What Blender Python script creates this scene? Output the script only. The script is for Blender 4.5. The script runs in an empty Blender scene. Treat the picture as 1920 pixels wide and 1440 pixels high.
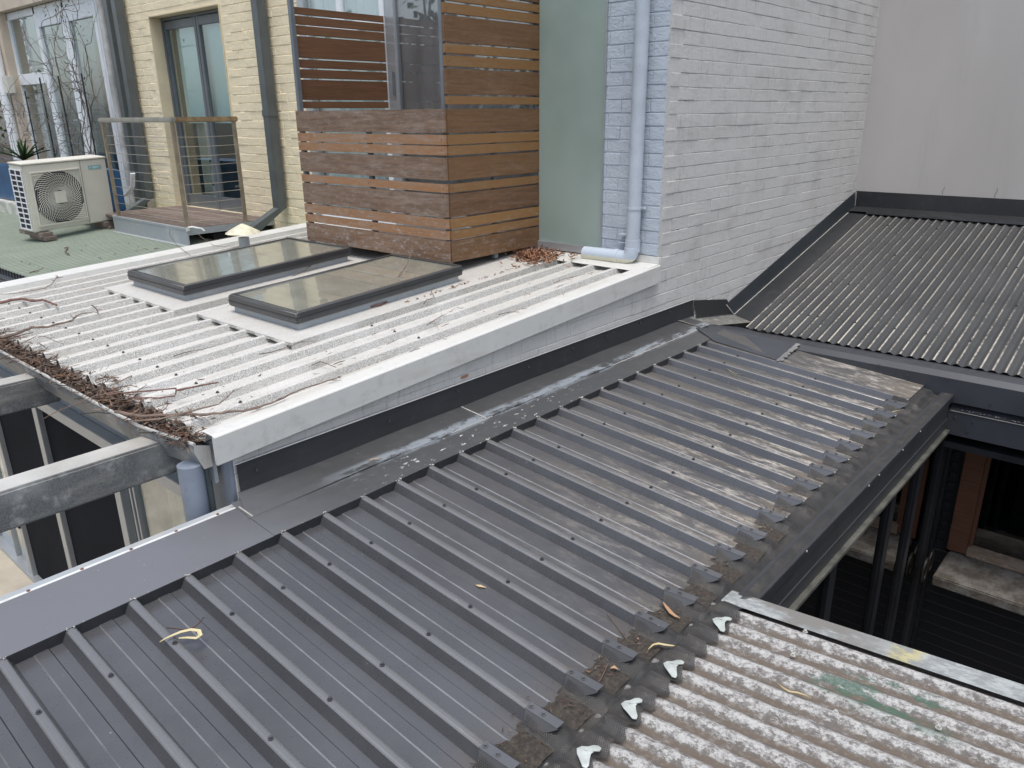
import bpy, bmesh, math, random
from mathutils import Vector, Matrix
R = random.Random(7)
scn = bpy.context.scene
COL = scn.collection
rad = math.radians

# ---------------------------------------------------------------- camera
CP = Vector((-4.68464, -2.76616, 1.00953))
PITCH, YAW, ROLL, FPX = rad(19.35384), rad(41.35717), rad(-0.57493), 1446.784
_f = Vector((math.cos(YAW)*math.cos(PITCH), math.sin(YAW)*math.cos(PITCH), -math.sin(PITCH)))
_r = Vector((math.sin(YAW), -math.cos(YAW), 0)); _u = _r.cross(_f)
CR = math.cos(ROLL)*_r + math.sin(ROLL)*_u
CU = -math.sin(ROLL)*_r + math.cos(ROLL)*_u
cam = bpy.data.objects.new('camera', bpy.data.cameras.new('camera')); COL.objects.link(cam)
m3 = Matrix((CR, CU, -_f)).transposed()
cam.matrix_world = Matrix.Translation(CP) @ m3.to_4x4()
cam.data.sensor_width = 36; cam.data.lens = FPX/1920*36
cam.data.clip_start = 0.05; cam.data.clip_end = 500
scn.camera = cam
# ---------------------------------------------------------------- sky and light (bright overcast)
SUN_EL, SUN_AZ = rad(76), rad(222)          # azimuth measured from +X towards +Y
w = bpy.data.worlds.new('World'); scn.world = w; w.use_nodes = True
nt = w.node_tree; bg = nt.nodes['Background']
sky = nt.nodes.new('ShaderNodeTexSky'); sky.sky_type = 'NISHITA'; sky.sun_disc = False
sky.sun_elevation = SUN_EL; sky.sun_rotation = rad(90) - SUN_AZ
sky.air_density = 1.0; sky.dust_density = 2.5; sky.ozone_density = 1.0
hs = nt.nodes.new('ShaderNodeHueSaturation'); hs.inputs['Saturation'].default_value = 0.55
nt.links.new(sky.outputs[0], hs.inputs['Color']); nt.links.new(hs.outputs[0], bg.inputs['Color'])
bg.inputs['Strength'].default_value = 0.12
sd = bpy.data.lights.new('sun', 'SUN'); sd.energy = 1.2; sd.angle = rad(25); sd.color = (1, 0.95, 0.88)
so = bpy.data.objects.new('sun', sd); COL.objects.link(so)
sv = Vector((math.cos(SUN_AZ)*math.cos(SUN_EL), math.sin(SUN_AZ)*math.cos(SUN_EL), math.sin(SUN_EL)))
so.rotation_euler = sv.to_track_quat('Z', 'Y').to_euler(); so.location = sv*20
scn.view_settings.view_transform = 'Standard'; scn.view_settings.look = 'None'
scn.view_settings.exposure = 1.02; scn.view_settings.gamma = 1

# ---------------------------------------------------------------- helpers
def at(x, y, ax, v):
    """point of the plane (axis ax = v) seen in direction (x, y) of the photograph"""
    d = (x-960)/FPX*CR - (y-720)/FPX*CU + _f
    return CP + d*((v-CP[ax])/d[ax])
def atp(x, y, p, n):
    d = (x-960)/FPX*CR - (y-720)/FPX*CU + _f; p = Vector(p); n = Vector(n)
    return CP + d*((p-CP).dot(n)/d.dot(n))

class MB:
    def __init__(s): s.v = []; s.f = []; s.r = []
    def face(s, pts, r=None):
        n = len(s.v); s.v += [Vector(p) for p in pts]; s.f.append(tuple(range(n, n+len(pts)))); s.r.append(R.random() if r is None else r); return s
    def box(s, a, b, r=None):
        x0, y0, z0 = a; x1, y1, z1 = b
        if x0 > x1: x0, x1 = x1, x0
        if y0 > y1: y0, y1 = y1, y0
        if z0 > z1: z0, z1 = z1, z0
        return s.hexa([(x0,y0,z0),(x1,y0,z0),(x1,y1,z0),(x0,y1,z0),(x0,y0,z1),(x1,y0,z1),(x1,y1,z1),(x0,y1,z1)], r)
    def hexa(s, c, r=None):
        n = len(s.v); s.v += [Vector(p) for p in c]; r = R.random() if r is None else r
        for q in ((3,2,1,0),(4,5,6,7),(0,1,5,4),(1,2,6,5),(2,3,7,6),(3,0,4,7)):
            s.f.append(tuple(n+i for i in q)); s.r.append(r)
        return s
    def grid(s, rows, r=None, close=False):
        n = len(s.v); k = len(rows[0]); r = R.random() if r is None else r
        for row in rows: s.v += [Vector(p) for p in row]
        for i in range(len(rows)-1):
            for j in range(k if close else k-1):
                j2 = (j+1) % k
                s.f.append((n+i*k+j, n+i*k+j2, n+(i+1)*k+j2, n+(i+1)*k+j)); s.r.append(r)
        return s
    def ext(s, prof, d, r=None, cap=False, close=False):
        d = Vector(d); prof = [Vector(p) for p in prof]
        s.grid([prof, [p+d for p in prof]], r, close)
        if cap: s.face(prof, r); s.face([p+d for p in reversed(prof)], r)
        return s
    def tube(s, pts, rads, seg=6, r=None, cap=True):
        pts = [Vector(p) for p in pts]; n = len(pts)
        if not hasattr(rads, '__len__'): rads = [rads]*n
        rows = []; ref = None
        for i, p in enumerate(pts):
            t = (pts[min(i+1, n-1)] - pts[max(i-1, 0)])
            t = t.normalized() if t.length > 1e-9 else Vector((0,0,1))
            if ref is None: ref = Vector((0,0,1)) if abs(t.z) < .9 else Vector((1,0,0))
            a = t.cross(ref).normalized(); b = t.cross(a); ref = -b if (-b).length > 0 else ref
            ref = b.cross(t) if False else ref
            rows.append([p + rads[i]*(math.cos(2*math.pi*k/seg)*a + math.sin(2*math.pi*k/seg)*b) for k in range(seg)])
            ref = a.cross(t)
        s.grid(rows, r, True)
        if cap: s.face(rows[0], r); s.face(list(reversed(rows[-1])), r)
        return s
    def cyl(s, c, ax, h, rr, seg=16, r=None, r2=None):
        c = Vector(c); ax = Vector(ax).normalized()
        return s.tube([c, c+ax*h], [rr, rr if r2 is None else r2], seg, r)
    def build(s, name, mat, parent=None, smooth=False, bevel=0, local=False, sharp=30):
        me = bpy.data.meshes.new(name)
        if parent is not None: off = Vector((0,0,0)) if local else world_loc(parent)
        elif not local:
            lo = [min(v[i] for v in s.v) for i in range(3)]; hi = [max(v[i] for v in s.v) for i in range(3)]
            off = Vector(((lo[0]+hi[0])/2, (lo[1]+hi[1])/2, lo[2]))
        else: off = Vector((0,0,0))
        me.from_pydata([v-off for v in s.v], [], s.f)
        at_ = me.attributes.new('rnd', 'FLOAT', 'FACE'); at_.data.foreach_set('value', s.r)
        me.materials.append(mat)
        o = bpy.data.objects.new(name, me); COL.objects.link(o)
        if parent is not None: o.parent = parent
        else: o.location = off
        if smooth:
            for p in me.polygons: p.use_smooth = True
            try: me.set_sharp_from_angle(angle=rad(sharp))
            except Exception: pass
        if bevel:
            bm = bmesh.new(); bm.from_mesh(me); bmesh.ops.remove_doubles(bm, verts=bm.verts, dist=1e-5)
            ed = [e for e in bm.edges if len(e.link_faces) == 2 and e.calc_face_angle(0) > rad(30)]
            bmesh.ops.bevel(bm, geom=ed, offset=bevel, segments=2, affect='EDGES', clamp_overlap=True)
            bm.to_mesh(me); bm.free()
        return o
def world_loc(o):
    p = Vector((0,0,0))
    while o is not None: p = p + Vector(o.location); o = o.parent
    return p
def tag(o, label=None, cat=None, group=None, kind=None):
    if label: o['label'] = label
    if cat: o['category'] = cat
    if group: o['group'] = group
    if kind: o['kind'] = kind
    return o
def thing(name, label, cat, loc=(0,0,0), group=None):
    o = bpy.data.objects.new(name, None); COL.objects.link(o); o.location = loc
    o.empty_display_size = .1
    return tag(o, label, cat, group)
def inst(src, parent, loc, rot=None):
    c = src.copy(); COL.objects.link(c); c.parent = parent; c.location = Vector(loc) - world_loc(parent)
    if rot is not None: c.rotation_euler = rot
    return c

# ---------------------------------------------------------------- materials
class NT:
    def __init__(s, name):
        s.m = bpy.data.materials.new(name); s.m.use_nodes = True; s.t = s.m.node_tree
        s.b = s.t.nodes['Principled BSDF']; s.o = s.t.nodes['Material Output']
        s.g = s.n('ShaderNodeNewGeometry').outputs['Position']
    def n(s, ty, **kw):
        x = s.t.nodes.new(ty)
        for k, v in kw.items(): setattr(x, k, v)
        return x
    def set(s, sock, v):
        if hasattr(v, 'is_output') or isinstance(v, bpy.types.NodeSocket): s.t.links.new(v, sock)
        else: sock.default_value = v
    def map(s, scale=(1,1,1), loc=(0,0,0), rot=(0,0,0), src=None):
        x = s.n('ShaderNodeMapping'); s.set(x.inputs[0], s.g if src is None else src)
        x.inputs['Scale'].default_value = scale; x.inputs['Location'].default_value = loc; x.inputs['Rotation'].default_value = rot
        return x.outputs[0]
    def noise(s, scale=5, detail=4, rough=.55, vec=None, dist=0, st=None, loc=(0,0,0)):
        x = s.n('ShaderNodeTexNoise')
        if vec is None: vec = s.map(st or (1,1,1), loc)
        s.set(x.inputs['Vector'], vec); x.inputs['Scale'].default_value = scale; x.inputs['Detail'].default_value = detail
        x.inputs['Roughness'].default_value = rough; x.inputs['Distortion'].default_value = dist
        return x.outputs[0]
    def vor(s, scale, vec=None, feat='F1', rnd=1):
        x = s.n('ShaderNodeTexVoronoi', feature=feat); s.set(x.inputs['Vector'], vec if vec is not None else s.g)
        x.inputs['Scale'].default_value = scale; x.inputs['Randomness'].default_value = rnd
        return x.outputs[0]
    def ramp(s, fac, a, b, inv=False):
        x = s.n('ShaderNodeMapRange', interpolation_type='SMOOTHSTEP'); s.set(x.inputs[0], fac)
        x.inputs[1].default_value = a; x.inputs[2].default_value = b
        x.inputs[3].default_value = 1 if inv else 0; x.inputs[4].default_value = 0 if inv else 1
        return x.outputs[0]
    def math(s, op, a, b=0, c=0):
        x = s.n('ShaderNodeMath', operation=op); s.set(x.inputs[0], a); s.set(x.inputs[1], b); s.set(x.inputs[2], c); return x.outputs[0]
    def mul(s, *a):
        o = a[0]
        for q in a[1:]: o = s.math('MULTIPLY', o, q)
        return o
    def mix(s, f, a, b):
        x = s.n('ShaderNodeMix', data_type='RGBA'); s.set(x.inputs[0], f)
        for i, v in ((6, a), (7, b)):
            if isinstance(v, tuple) and len(v) == 3: v = (*v, 1)
            s.set(x.inputs[i], v)
        return x.outputs[2]
    def sep(s, vec=None):
        x = s.n('ShaderNodeSeparateXYZ'); s.set(x.inputs[0], vec if vec is not None else s.g); return x.outputs
    def rnd(s):
        return s.n('ShaderNodeAttribute', attribute_name='rnd').outputs['Fac']
    def bump(s, h, dist=.002, strength=1):
        x = s.n('ShaderNodeBump'); s.set(x.inputs['Height'], h); x.inputs['Distance'].default_value = dist; x.inputs['Strength'].default_value = strength
        s.t.links.new(x.outputs[0], s.b.inputs['Normal']); return x.outputs[0]
    def fin(s, col, rough=.5, metal=0, spec=.5):
        if isinstance(col, tuple) and len(col) == 3: col = (*col, 1)
        s.set(s.b.inputs['Base Color'], col); s.set(s.b.inputs['Roughness'], rough); s.set(s.b.inputs['Metallic'], metal)
        s.b.inputs['Specular IOR Level'].default_value = spec
        return s.m
def plain(name, c, rough=.5, metal=0, var=.25, sc=6, bump=0, spec=.5, fine=60, st=(1,1,1)):
    k = NT(name); n1 = k.ramp(k.noise(sc, 5, st=st), .3, .7); n2 = k.noise(fine, 3)
    col = k.mix(n1, tuple(x*(1-var) for x in c), tuple(min(1, x*(1+var)) for x in c))
    col = k.mix(k.mul(k.ramp(n2, .55, .8), .4), col, tuple(x*.6 for x in c))
    if bump: k.bump(n2, bump)
    return k.fin(col, rough, metal, spec)

def m_darkroof(name, base=(.07,.073,.08), dirt_and_glints=True, rough=.33):
    k = NT(name); P = k.sep()
    big = k.noise(1.3, 3); streak = k.noise(9, 5, .65, st=(1, .12, 1)); fine = k.noise(55, 4, .7); mid = k.noise(14, 6, .7)
    col = k.mix(k.ramp(big, .3, .7), tuple(x*.88 for x in base), tuple(x*1.12 for x in base))
    if dirt_and_glints:
        rn = k.rnd(); col = k.mix(k.mul(k.ramp(rn, .88, .92), k.ramp(k.noise(7, 4), .3, .6), .7), col, (.34,.34,.34)); col = k.mix(k.ramp(rn, .12, .08), col, (.05,.05,.052)); col = k.mix(k.mul(k.ramp(rn, .72, .76), .45), col, (.30,.30,.30))  # highlights painted pale on crests and chalky flute rises, shade painted on flute falls
    # dust film
    col = k.mix(k.mul(k.ramp(mid, .5, .8), .12), col, (.22,.21,.20))
    if dirt_and_glints:
        nz = k.sep(k.n('ShaderNodeNewGeometry').outputs['Normal'])[2]
        flat = k.ramp(nz, .8, .97)
        far = k.ramp(P[0], -3.3, -1.4)
        low = k.ramp(P[1], -.5, -1.6)
        d1 = k.mul(k.math('ADD', k.mul(k.ramp(streak, .38, .66), .45), .5), flat, k.math('ADD', k.mul(far, .95), .04))
        col = k.mix(d1, col, (.062,.057,.052))
        col = k.mix(k.mul(k.ramp(streak, .48, .70), flat, far, .75), col, (.135,.122,.106))
        d2 = k.mul(k.ramp(k.noise(22, 7, .8, st=(1,.3,1)), .47, .64), flat, far, low)
        col = k.mix(d2, col, (.40,.37,.33))
        end = k.mul(k.ramp(P[1], -1.46, -1.64), flat, k.ramp(fine, .3, .6))
        col = k.mix(k.mul(end, .5), col, (.16,.13,.10))
        rr = k.math('ADD', rough, k.mul(d1, .45))
    else: rr = rough
    spots = k.ramp(k.vor(17), .05, .02)
    col = k.mix(k.mul(k.ramp(k.vor(26), .07, .03), k.ramp(mid, .55, .6)), col, (.5,.5,.48))
    rr = k.math('ADD', rr, k.mul(k.ramp(mid, .35, .75), .08))
    k.bump(k.math('ADD', k.noise(4, 2), k.mul(fine, .012)), .012, .5)
    met = k.math('SUBTRACT', .55, k.mul(d1, .54)) if dirt_and_glints else .4
    return k.fin(col, rr, met, .6)
def m_zinc(name, a=(.66,.67,.66), b=(.30,.31,.31), thr=(.46,.62)):
    k = NT(name); P = k.sep()
    n = k.noise(230, 4, .8); n2 = k.noise(16, 5, .65); n3 = k.noise(2.2, 3)
    nz = k.sep(k.n('ShaderNodeNewGeometry').outputs['Normal'])[2]
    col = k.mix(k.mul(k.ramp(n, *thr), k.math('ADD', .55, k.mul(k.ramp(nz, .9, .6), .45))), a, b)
    col = k.mix(k.mul(k.ramp(n2, .5, .72), .5), col, (.42,.43,.41))
    col = k.mix(k.mul(k.ramp(k.noise(6, 6, .72, st=(.15,1,1)), .49, .72), .5), col, (.40,.37,.32))
    col = k.mix(k.mul(k.ramp(n3, .55, .75), .25), col, (.72,.73,.73))
    k.bump(n, .0003)
    return k.fin(col, .48, .1, .5)
def m_brick(name, a, b, grime, rough=.75, streaks=True, bumpd=.003, fine=90):
    k = NT(name)
    r = k.rnd(); col = k.mix(k.mul(r, .5), a, b)
    col = k.mix(k.mul(k.ramp(k.noise(3, 5, .6), .45, .75), .35), col, grime)
    if streaks:
        col = k.mix(k.mul(k.ramp(k.noise(50, 4, .6, st=(1,1,.12)), .52, .8), k.ramp(k.noise(2.2, 3), .35, .6), .75), col, grime)
    k.bump(k.math('ADD', k.noise(fine, 4, .6), k.mul(k.noise(18, 4), 1.5)), bumpd)
    return k.fin(col, rough, 0, .35)
def m_wood(name, a, b, c, wear=0.0, st=(1,.06,1)):
    k = NT(name); r = k.rnd()
    off = k.n('ShaderNodeCombineXYZ'); k.set(off.inputs[2], k.mul(r, 37.0))
    v = k.n('ShaderNodeVectorMath', operation='ADD'); k.set(v.inputs[0], k.g); k.set(v.inputs[1], off.outputs[0])
    vec = k.map((st[0]*.25, st[1] if False else .25, 4.0), src=v.outputs[0])
    g = k.noise(14, 6, .65, vec=vec, dist=.6)
    col = k.mix(k.ramp(g, .3, .7), a, b)
    col = k.mix(k.mul(r, .9), col, c)
    if wear:
        n = k.noise(7, 7, .8, vec=k.map((.5,.5,3.0), src=v.outputs[0]), dist=.15)
        col = k.mix(k.mul(k.ramp(n, .50-.1*wear, .75), wear), col, (.33,.285,.25))
        n2 = k.noise(30, 6, .85, vec=k.map((.5,.5,1.3), src=v.outputs[0]))
        zl = k.ramp(k.sep()[2], .5, .05)
        col = k.mix(k.mul(k.ramp(n2, .52, .66), k.math('ADD', k.mul(zl, .75), .22), min(1, wear*1.2)), col, (.48,.46,.44))
    k.bump(g, .0015)
    return k.fin(col, .62, 0, .3)
def m_glass(name, tint=(.9,.95,.95), refl=.12, rough=.01):
    k = NT(name)
    tr = k.n('ShaderNodeBsdfTransparent'); tr.inputs[0].default_value = (*tint, 1)
    gl = k.n('ShaderNodeBsdfGlossy'); gl.inputs['Roughness'].default_value = rough; gl.inputs[0].default_value = (1,1,1,1)
    lw = k.n('ShaderNodeLayerWeight'); lw.inputs[0].default_value = .5
    fr = k.math('POWER', lw.outputs['Facing'], 4.0)
    mx = k.n('ShaderNodeMixShader'); k.set(mx.inputs[0], k.math('ADD', k.mul(fr, .85), refl)); k.t.links.new(tr.outputs[0], mx.inputs[1]); k.t.links.new(gl.outputs[0], mx.inputs[2])
    k.t.links.new(mx.outputs[0], k.o.inputs[0]); return k.m

MAT = {}
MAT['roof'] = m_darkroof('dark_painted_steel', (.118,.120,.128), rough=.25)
MAT['flash'] = m_darkroof('dark_flashing', (.038,.040,.044), dirt_and_glints=False, rough=.4)
def m_cap():
    k = NT('capping_steel'); P = k.sep()
    mid = k.noise(11, 6, .7); fine = k.noise(60, 4, .7)
    near = k.ramp(P[0], -2.9, -3.6)
    col = k.mix(near, (.085,.087,.09), (.17,.175,.19))
    col = k.mix(k.mul(k.ramp(mid, .45, .75), .3), col, (.16,.155,.15))
    # chalky sealant smear along the lap
    lap = k.mul(k.ramp(k.math('ABSOLUTE', k.math('ADD', P[1], .185)), .05, .015), k.ramp(P[0], -3.1, -2.6))
    sm = k.mul(lap, k.ramp(k.noise(16, 6, .75, st=(.35,1,1)), .42, .55))
    col = k.mix(k.mul(sm, .8), col, (.36,.40,.44))
    sp = k.mul(k.ramp(k.noise(42, 5, .6, st=(.5,1,1)), .62, .66), k.ramp(P[0], -3.0, -2.4), k.ramp(P[0], -.9, -1.5), k.ramp(P[1], -.2, -.25))
    col = k.mix(sp, col, (.6,.62,.6))
    col = k.mix(k.mul(k.ramp(k.vor(30), .07, .03), k.ramp(mid, .5, .55)), col, (.55,.55,.52))
    k.bump(k.math('ADD', k.noise(4, 2), k.mul(fine, .015)), .012, .6)
    return k.fin(col, k.math('ADD', .24, k.mul(mid, .2)), .35, .6)
MAT['cap'] = m_cap()
MAT['gutter_dark'] = m_darkroof('dark_gutter_steel', (.05,.052,.056), dirt_and_glints=False, rough=.42)
MAT['black'] = plain('black_paint', (.012,.013,.016), .45, 0, .3)
MAT['zinc'] = m_zinc('weathered_zinc_sheet', (.66,.645,.61), (.20,.20,.19), (.38,.58))
MAT['zinc_flash'] = m_zinc('pale_painted_flashing', (.58,.58,.555), (.54,.54,.52), (.55,.8))
MAT['zinc_grey'] = m_zinc('galvanised_steel', (.34,.37,.40), (.24,.27,.29), (.4,.7))
MAT['galv'] = m_zinc('aged_galvanised_beam', (.17,.175,.175), (.085,.09,.09), (.38,.62))
def m_green():
    k = NT('pale_green_sheet'); n = k.noise(3, 5); col = k.mix(k.ramp(n, .3, .7), (.29,.345,.28), (.36,.41,.345))
    col = k.mix(k.mul(k.ramp(k.noise(16, 6, .7, st=(.3,1,1)), .5, .75), .35), col, (.16,.17,.13))
    col = k.mix(k.mul(k.ramp(k.rnd(), .06, .04), .8), col, (.17,.195,.16)); return k.fin(col, .55, 0, .4)
MAT['green'] = m_green()
MAT['greybrick'] = m_brick('grey_painted_brick', (.54,.53,.51), (.51,.50,.48), (.30,.28,.26))
MAT['bluebrick'] = m_brick('pale_blue_painted_brick', (.47,.52,.58), (.40,.45,.51), (.27,.30,.34), streaks=False, bumpd=.006)
MAT['yellowbrick'] = m_brick('cream_painted_brick', (.80,.70,.50), (.76,.66,.465), (.60,.52,.37), streaks=False, bumpd=.005, fine=60)
MAT['yellow'] = plain('cream_render', (.60,.52,.36), .8, 0, .08, 3, .002)
MAT['beige'] = plain('beige_render', (.55,.47,.38), .8, 0, .1, 3, .002)
def m_render():
    k = NT('grey_render'); n = k.noise(.9, 4, st=(1,1,.4)); col = k.mix(k.ramp(n, .3, .7), (.43,.41,.39), (.485,.465,.445))
    col = k.mix(k.mul(k.ramp(k.noise(4, 6, .7, st=(1,1,.12)), .52, .75), .25), col, (.30,.30,.30))
    k.bump(k.noise(150, 3), .0008); return k.fin(col, .85, 0, .25)
MAT['render'] = m_render()
MAT['wood'] = m_wood('oiled_hardwood', (.105,.050,.026), (.16,.080,.042), (.20,.105,.052))
MAT['wood_old'] = m_wood('weathered_hardwood', (.12,.078,.054), (.225,.15,.105), (.34,.175,.08), wear=.72)
MAT['wood_dark'] = m_wood('old_decking', (.085,.06,.05), (.15,.11,.09), (.20,.16,.14), wear=.3)
MAT['wood_orange'] = m_wood('brown_window_timber', (.075,.032,.018), (.14,.062,.034), (.10,.045,.026))
MAT['steel_post'] = plain('grey_steel_post', (.17,.19,.21), .4, .3, .1)
MAT['alum'] = plain('aluminium_frame', (.42,.44,.46), .35, .5, .05)
MAT['whitepaint'] = plain('white_paint', (.76,.79,.82), .4, 0, .05)
MAT['pipe_dark'] = plain('dark_grey_downpipe_paint', (.085,.098,.10), .35, 0, .1)
MAT['pipe_blue'] = plain('pale_blue_pipe_paint', (.42,.47,.53), .4, 0, .08)
MAT['pipe_grey'] = plain('blue_grey_pipe_paint', (.20,.235,.29), .45, 0, .08)
MAT['frame_grey'] = plain('grey_door_frame', (.12,.135,.15), .35, 0, .08)
MAT['skyframe'] = plain('dark_grey_aluminium', (.085,.085,.087), .32, .35, .08)
MAT['ac'] = plain('off_white_enamel', (.60,.585,.52), .4, 0, .05, 3)
MAT['fin'] = plain('dark_coil_fins', (.045,.04,.05), .5, .2, .2)
MAT['teal'] = plain('teal_sticker', (.22,.42,.47), .4, 0, .1)
MAT['skin_blue'] = plain('blue_glazed_planter', (.02,.085,.20), .3, 0, .2)
MAT['handrail'] = plain('brushed_steel_rail', (.52,.50,.46), .28, .8, .1)
MAT['brass'] = plain('tarnished_steel_post', (.33,.28,.21), .38, .55, .2, 9)
MAT['cable'] = plain('steel_cable', (.42,.38,.32), .35, .6, .1)
MAT['screw'] = plain('screw_head', (.10,.10,.11), .35, .6, .2, 40)
MAT['screw_light'] = plain('pale_screw_head', (.45,.45,.42), .45, .3, .2, 40)
MAT['white_clip'] = plain('white_plastic_clip', (.38,.41,.395), .6, 0, .18, 30, .002)
MAT['leaf'] = None
def m_leaf(name, cols):
    k = NT(name); r = k.rnd(); x = k.n('ShaderNodeValToRGB'); k.set(x.inputs[0], r)
    e = x.color_ramp.elements; e[0].position = 0; e[0].color = (*cols[0], 1); e[1].position = 1; e[1].color = (*cols[-1], 1)
    for i, c in enumerate(cols[1:-1]): q = e.new((i+1)/(len(cols)-1)); q.color = (*c, 1)
    return k.fin(x.outputs[0], .7, 0, .25)
MAT['leaf'] = m_leaf('dry_leaf', [(.035,.026,.022),(.075,.05,.038),(.12,.075,.05),(.09,.075,.065),(.24,.16,.11),(.05,.038,.032),(.13,.065,.042),(.17,.14,.12)])
MAT['leaf_pale'] = m_leaf('pale_fallen_leaf', [(.42,.34,.19),(.50,.44,.26),(.36,.22,.13)])
MAT['leaf_green'] = m_leaf('green_leaf', [(.02,.045,.018),(.04,.08,.03),(.07,.12,.05),(.03,.05,.02)])
MAT['twig'] = m_leaf('bare_twig', [(.06,.042,.036),(.10,.068,.055),(.14,.10,.08),(.085,.065,.058)])
MAT['twig_red'] = plain('reddish_brown_bark', (.15,.075,.058), .6, 0, .35, 30)
MAT['twig_grey'] = plain('grey_brown_bark', (.15,.105,.082), .65, 0, .3, 30)
MAT['concrete'] = plain('pale_concrete', (.42,.38,.31), .8, 0, .15, 3, .002)
MAT['asphalt'] = plain('dark_paving', (.05,.05,.05), .85, 0, .2, 3)
MAT['screen'] = plain('dark_insect_screen', (.012,.014,.020), .8, 0, .15, 3, spec=.08)
MAT['frost'] = None
def m_frost():
    k = NT('frosted_glass'); P = k.sep(); n = k.ramp(k.noise(1.5, 3), .3, .7)
    col = k.mix(n, (.24,.31,.28), (.29,.36,.33))
    col = k.mix(k.mul(k.ramp(k.noise(26, 4, .6, st=(1,.12,1)), .70, .76), .35), col, (.5,.56,.53))
    k.b.inputs['Coat Weight'].default_value = .5; k.b.inputs['Coat Roughness'].default_value = .12
    return k.fin(col, .45, 0, .5)
MAT['frost'] = m_frost()
MAT['glass'] = m_glass('clear_glass')
MAT['glass_dark'] = m_glass('dark_window_glass', (.35,.38,.38), .10)
MAT['glass_door'] = m_glass('courtyard_door_glass', (.12,.12,.13), .16)
def m_skyglass():
    k = NT('skylight_glass'); n = k.noise(30, 5, .8); sp = k.ramp(k.vor(22), .10, .05)
    col = k.mix(k.ramp(k.noise(6, 5, .7), .35, .7), (.20,.205,.17), (.27,.27,.225))
    col = k.mix(k.mul(sp, k.ramp(k.noise(5), .45, .6)), col, (.5,.5,.42))
    k.b.inputs['Coat Weight'].default_value = .9; k.b.inputs['Coat Roughness'].default_value = .03
    return k.fin(col, k.math('ADD', .12, k.mul(n, .12)), 0, .8)
MAT['skyglass'] = m_skyglass()
MAT['curtain'] = plain('sheer_curtain', (.62,.64,.64), .8, 0, .08, 3)
MAT['curtain_grey'] = plain('grey_curtain', (.50,.50,.51), .8, 0, .12, 3)
MAT['curtain_tan'] = plain('beige_curtain', (.42,.37,.29), .8, 0, .15, 3)
MAT['blind'] = plain('pale_roller_blind', (.55,.66,.66), .7, 0, .06, 2)
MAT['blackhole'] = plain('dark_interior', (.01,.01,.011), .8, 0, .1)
def m_rust():
    k = NT('lichen_covered_sheet'); P = k.sep()
    ph = k.math('SINE', k.math('ADD', k.mul(P[0], 2*math.pi/.0795), CORR_PH))       # +1 on the crests, -1 in the grooves
    n1 = k.noise(52, 9, .82, st=(1,.6,1)); n2 = k.noise(95, 6, .8); n3 = k.noise(4, 5, .6)
    h = k.math('ADD', k.mul(ph, .05), n1)
    col = k.mix(k.ramp(h, .45, .57), (.13,.12,.112), (.43,.43,.42))
    col = k.mix(k.mul(k.ramp(n2, .48, .6), .7), col, (.17,.16,.16))
    col = k.mix(k.mul(k.ramp(n3, .55, .75), k.ramp(n1, .5, .6), .5), col, (.36,.35,.33))
    gr = k.mul(k.ramp(ph, -.15, -.8), k.ramp(k.noise(20, 4, st=(1,.3,1)), .25, .5))
    col = k.mix(k.mul(gr, .78), col, (.125,.10,.078))
    # bare green paint in one patch
    dx = k.math('ABSOLUTE', k.math('ADD', k.math('ADD', P[0], 2.60), k.mul(k.math('ADD', P[1], 2.35), -.10)))
    dy = k.math('ABSOLUTE', k.math('ADD', P[1], 2.36))
    pat = k.mul(k.ramp(dx, .12, .05), k.ramp(dy, .26, .12), k.ramp(k.noise(15, 7, .75, st=(1,.25,1)), .50, .54))
    col = k.mix(k.mul(pat, .75), col, (.055,.115,.085))
    # grey dirt at the eave end
    col = k.mix(k.mul(k.ramp(P[1], -1.88, -1.80), .65), col, (.10,.095,.09))
    k.bump(k.math('ADD', n1, k.mul(n2, .5)), .003)
    return k.fin(col, .85, 0, .2)
RUST_X0 = -2.4495
CORR_PH = math.pi/2 - 2*math.pi/.0795*RUST_X0
MAT['rust'] = m_rust()
def m_ruststrip():
    k = NT('lichen_covered_edge_strip'); P = k.sep(); n1 = k.noise(30, 7, .75, st=(1,.5,1)); n2 = k.noise(6, 5, .6, st=(1,.6,1))
    col = k.mix(k.ramp(n1, .42, .58), (.21,.225,.23), (.33,.35,.35))
    dark = k.mul(k.ramp(n2, .44, .56), k.ramp(P[1], -2.45, -2.15))
    col = k.mix(dark, col, (.17,.165,.155))
    yel = k.mul(k.ramp(k.math('ABSOLUTE', k.math('ADD', P[1], 2.37)), .06, .02), k.ramp(n1, .4, .5))
    col = k.mix(k.mul(yel, .55), col, (.45,.38,.12))
    k.bump(n1, .002); return k.fin(col, .75, 0, .3)
MAT['ruststrip'] = m_ruststrip()
def m_corr():
    k = NT('dark_corrugated_steel'); P = k.sep()
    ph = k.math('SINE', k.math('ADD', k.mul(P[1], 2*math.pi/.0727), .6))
    nn = k.noise(5, 5, .6, st=(.15,1,1)); n1 = k.noise(60, 5, .75, st=(.5,1,1))
    base = k.mix(k.ramp(k.noise(2, 4), .3, .7), (.036,.038,.040), (.050,.052,.054))
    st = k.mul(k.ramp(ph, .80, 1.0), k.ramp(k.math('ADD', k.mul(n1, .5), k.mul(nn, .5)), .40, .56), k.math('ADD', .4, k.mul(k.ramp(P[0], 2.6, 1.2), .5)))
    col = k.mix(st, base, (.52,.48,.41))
    col = k.mix(k.mul(k.ramp(n1, .5, .7), .2, k.ramp(P[1], -.9, -1.8)), col, (.12,.12,.11))
    k.bump(n1, .001); return k.fin(col, .5, 0, .5)
MAT['corr'] = m_corr()
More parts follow.
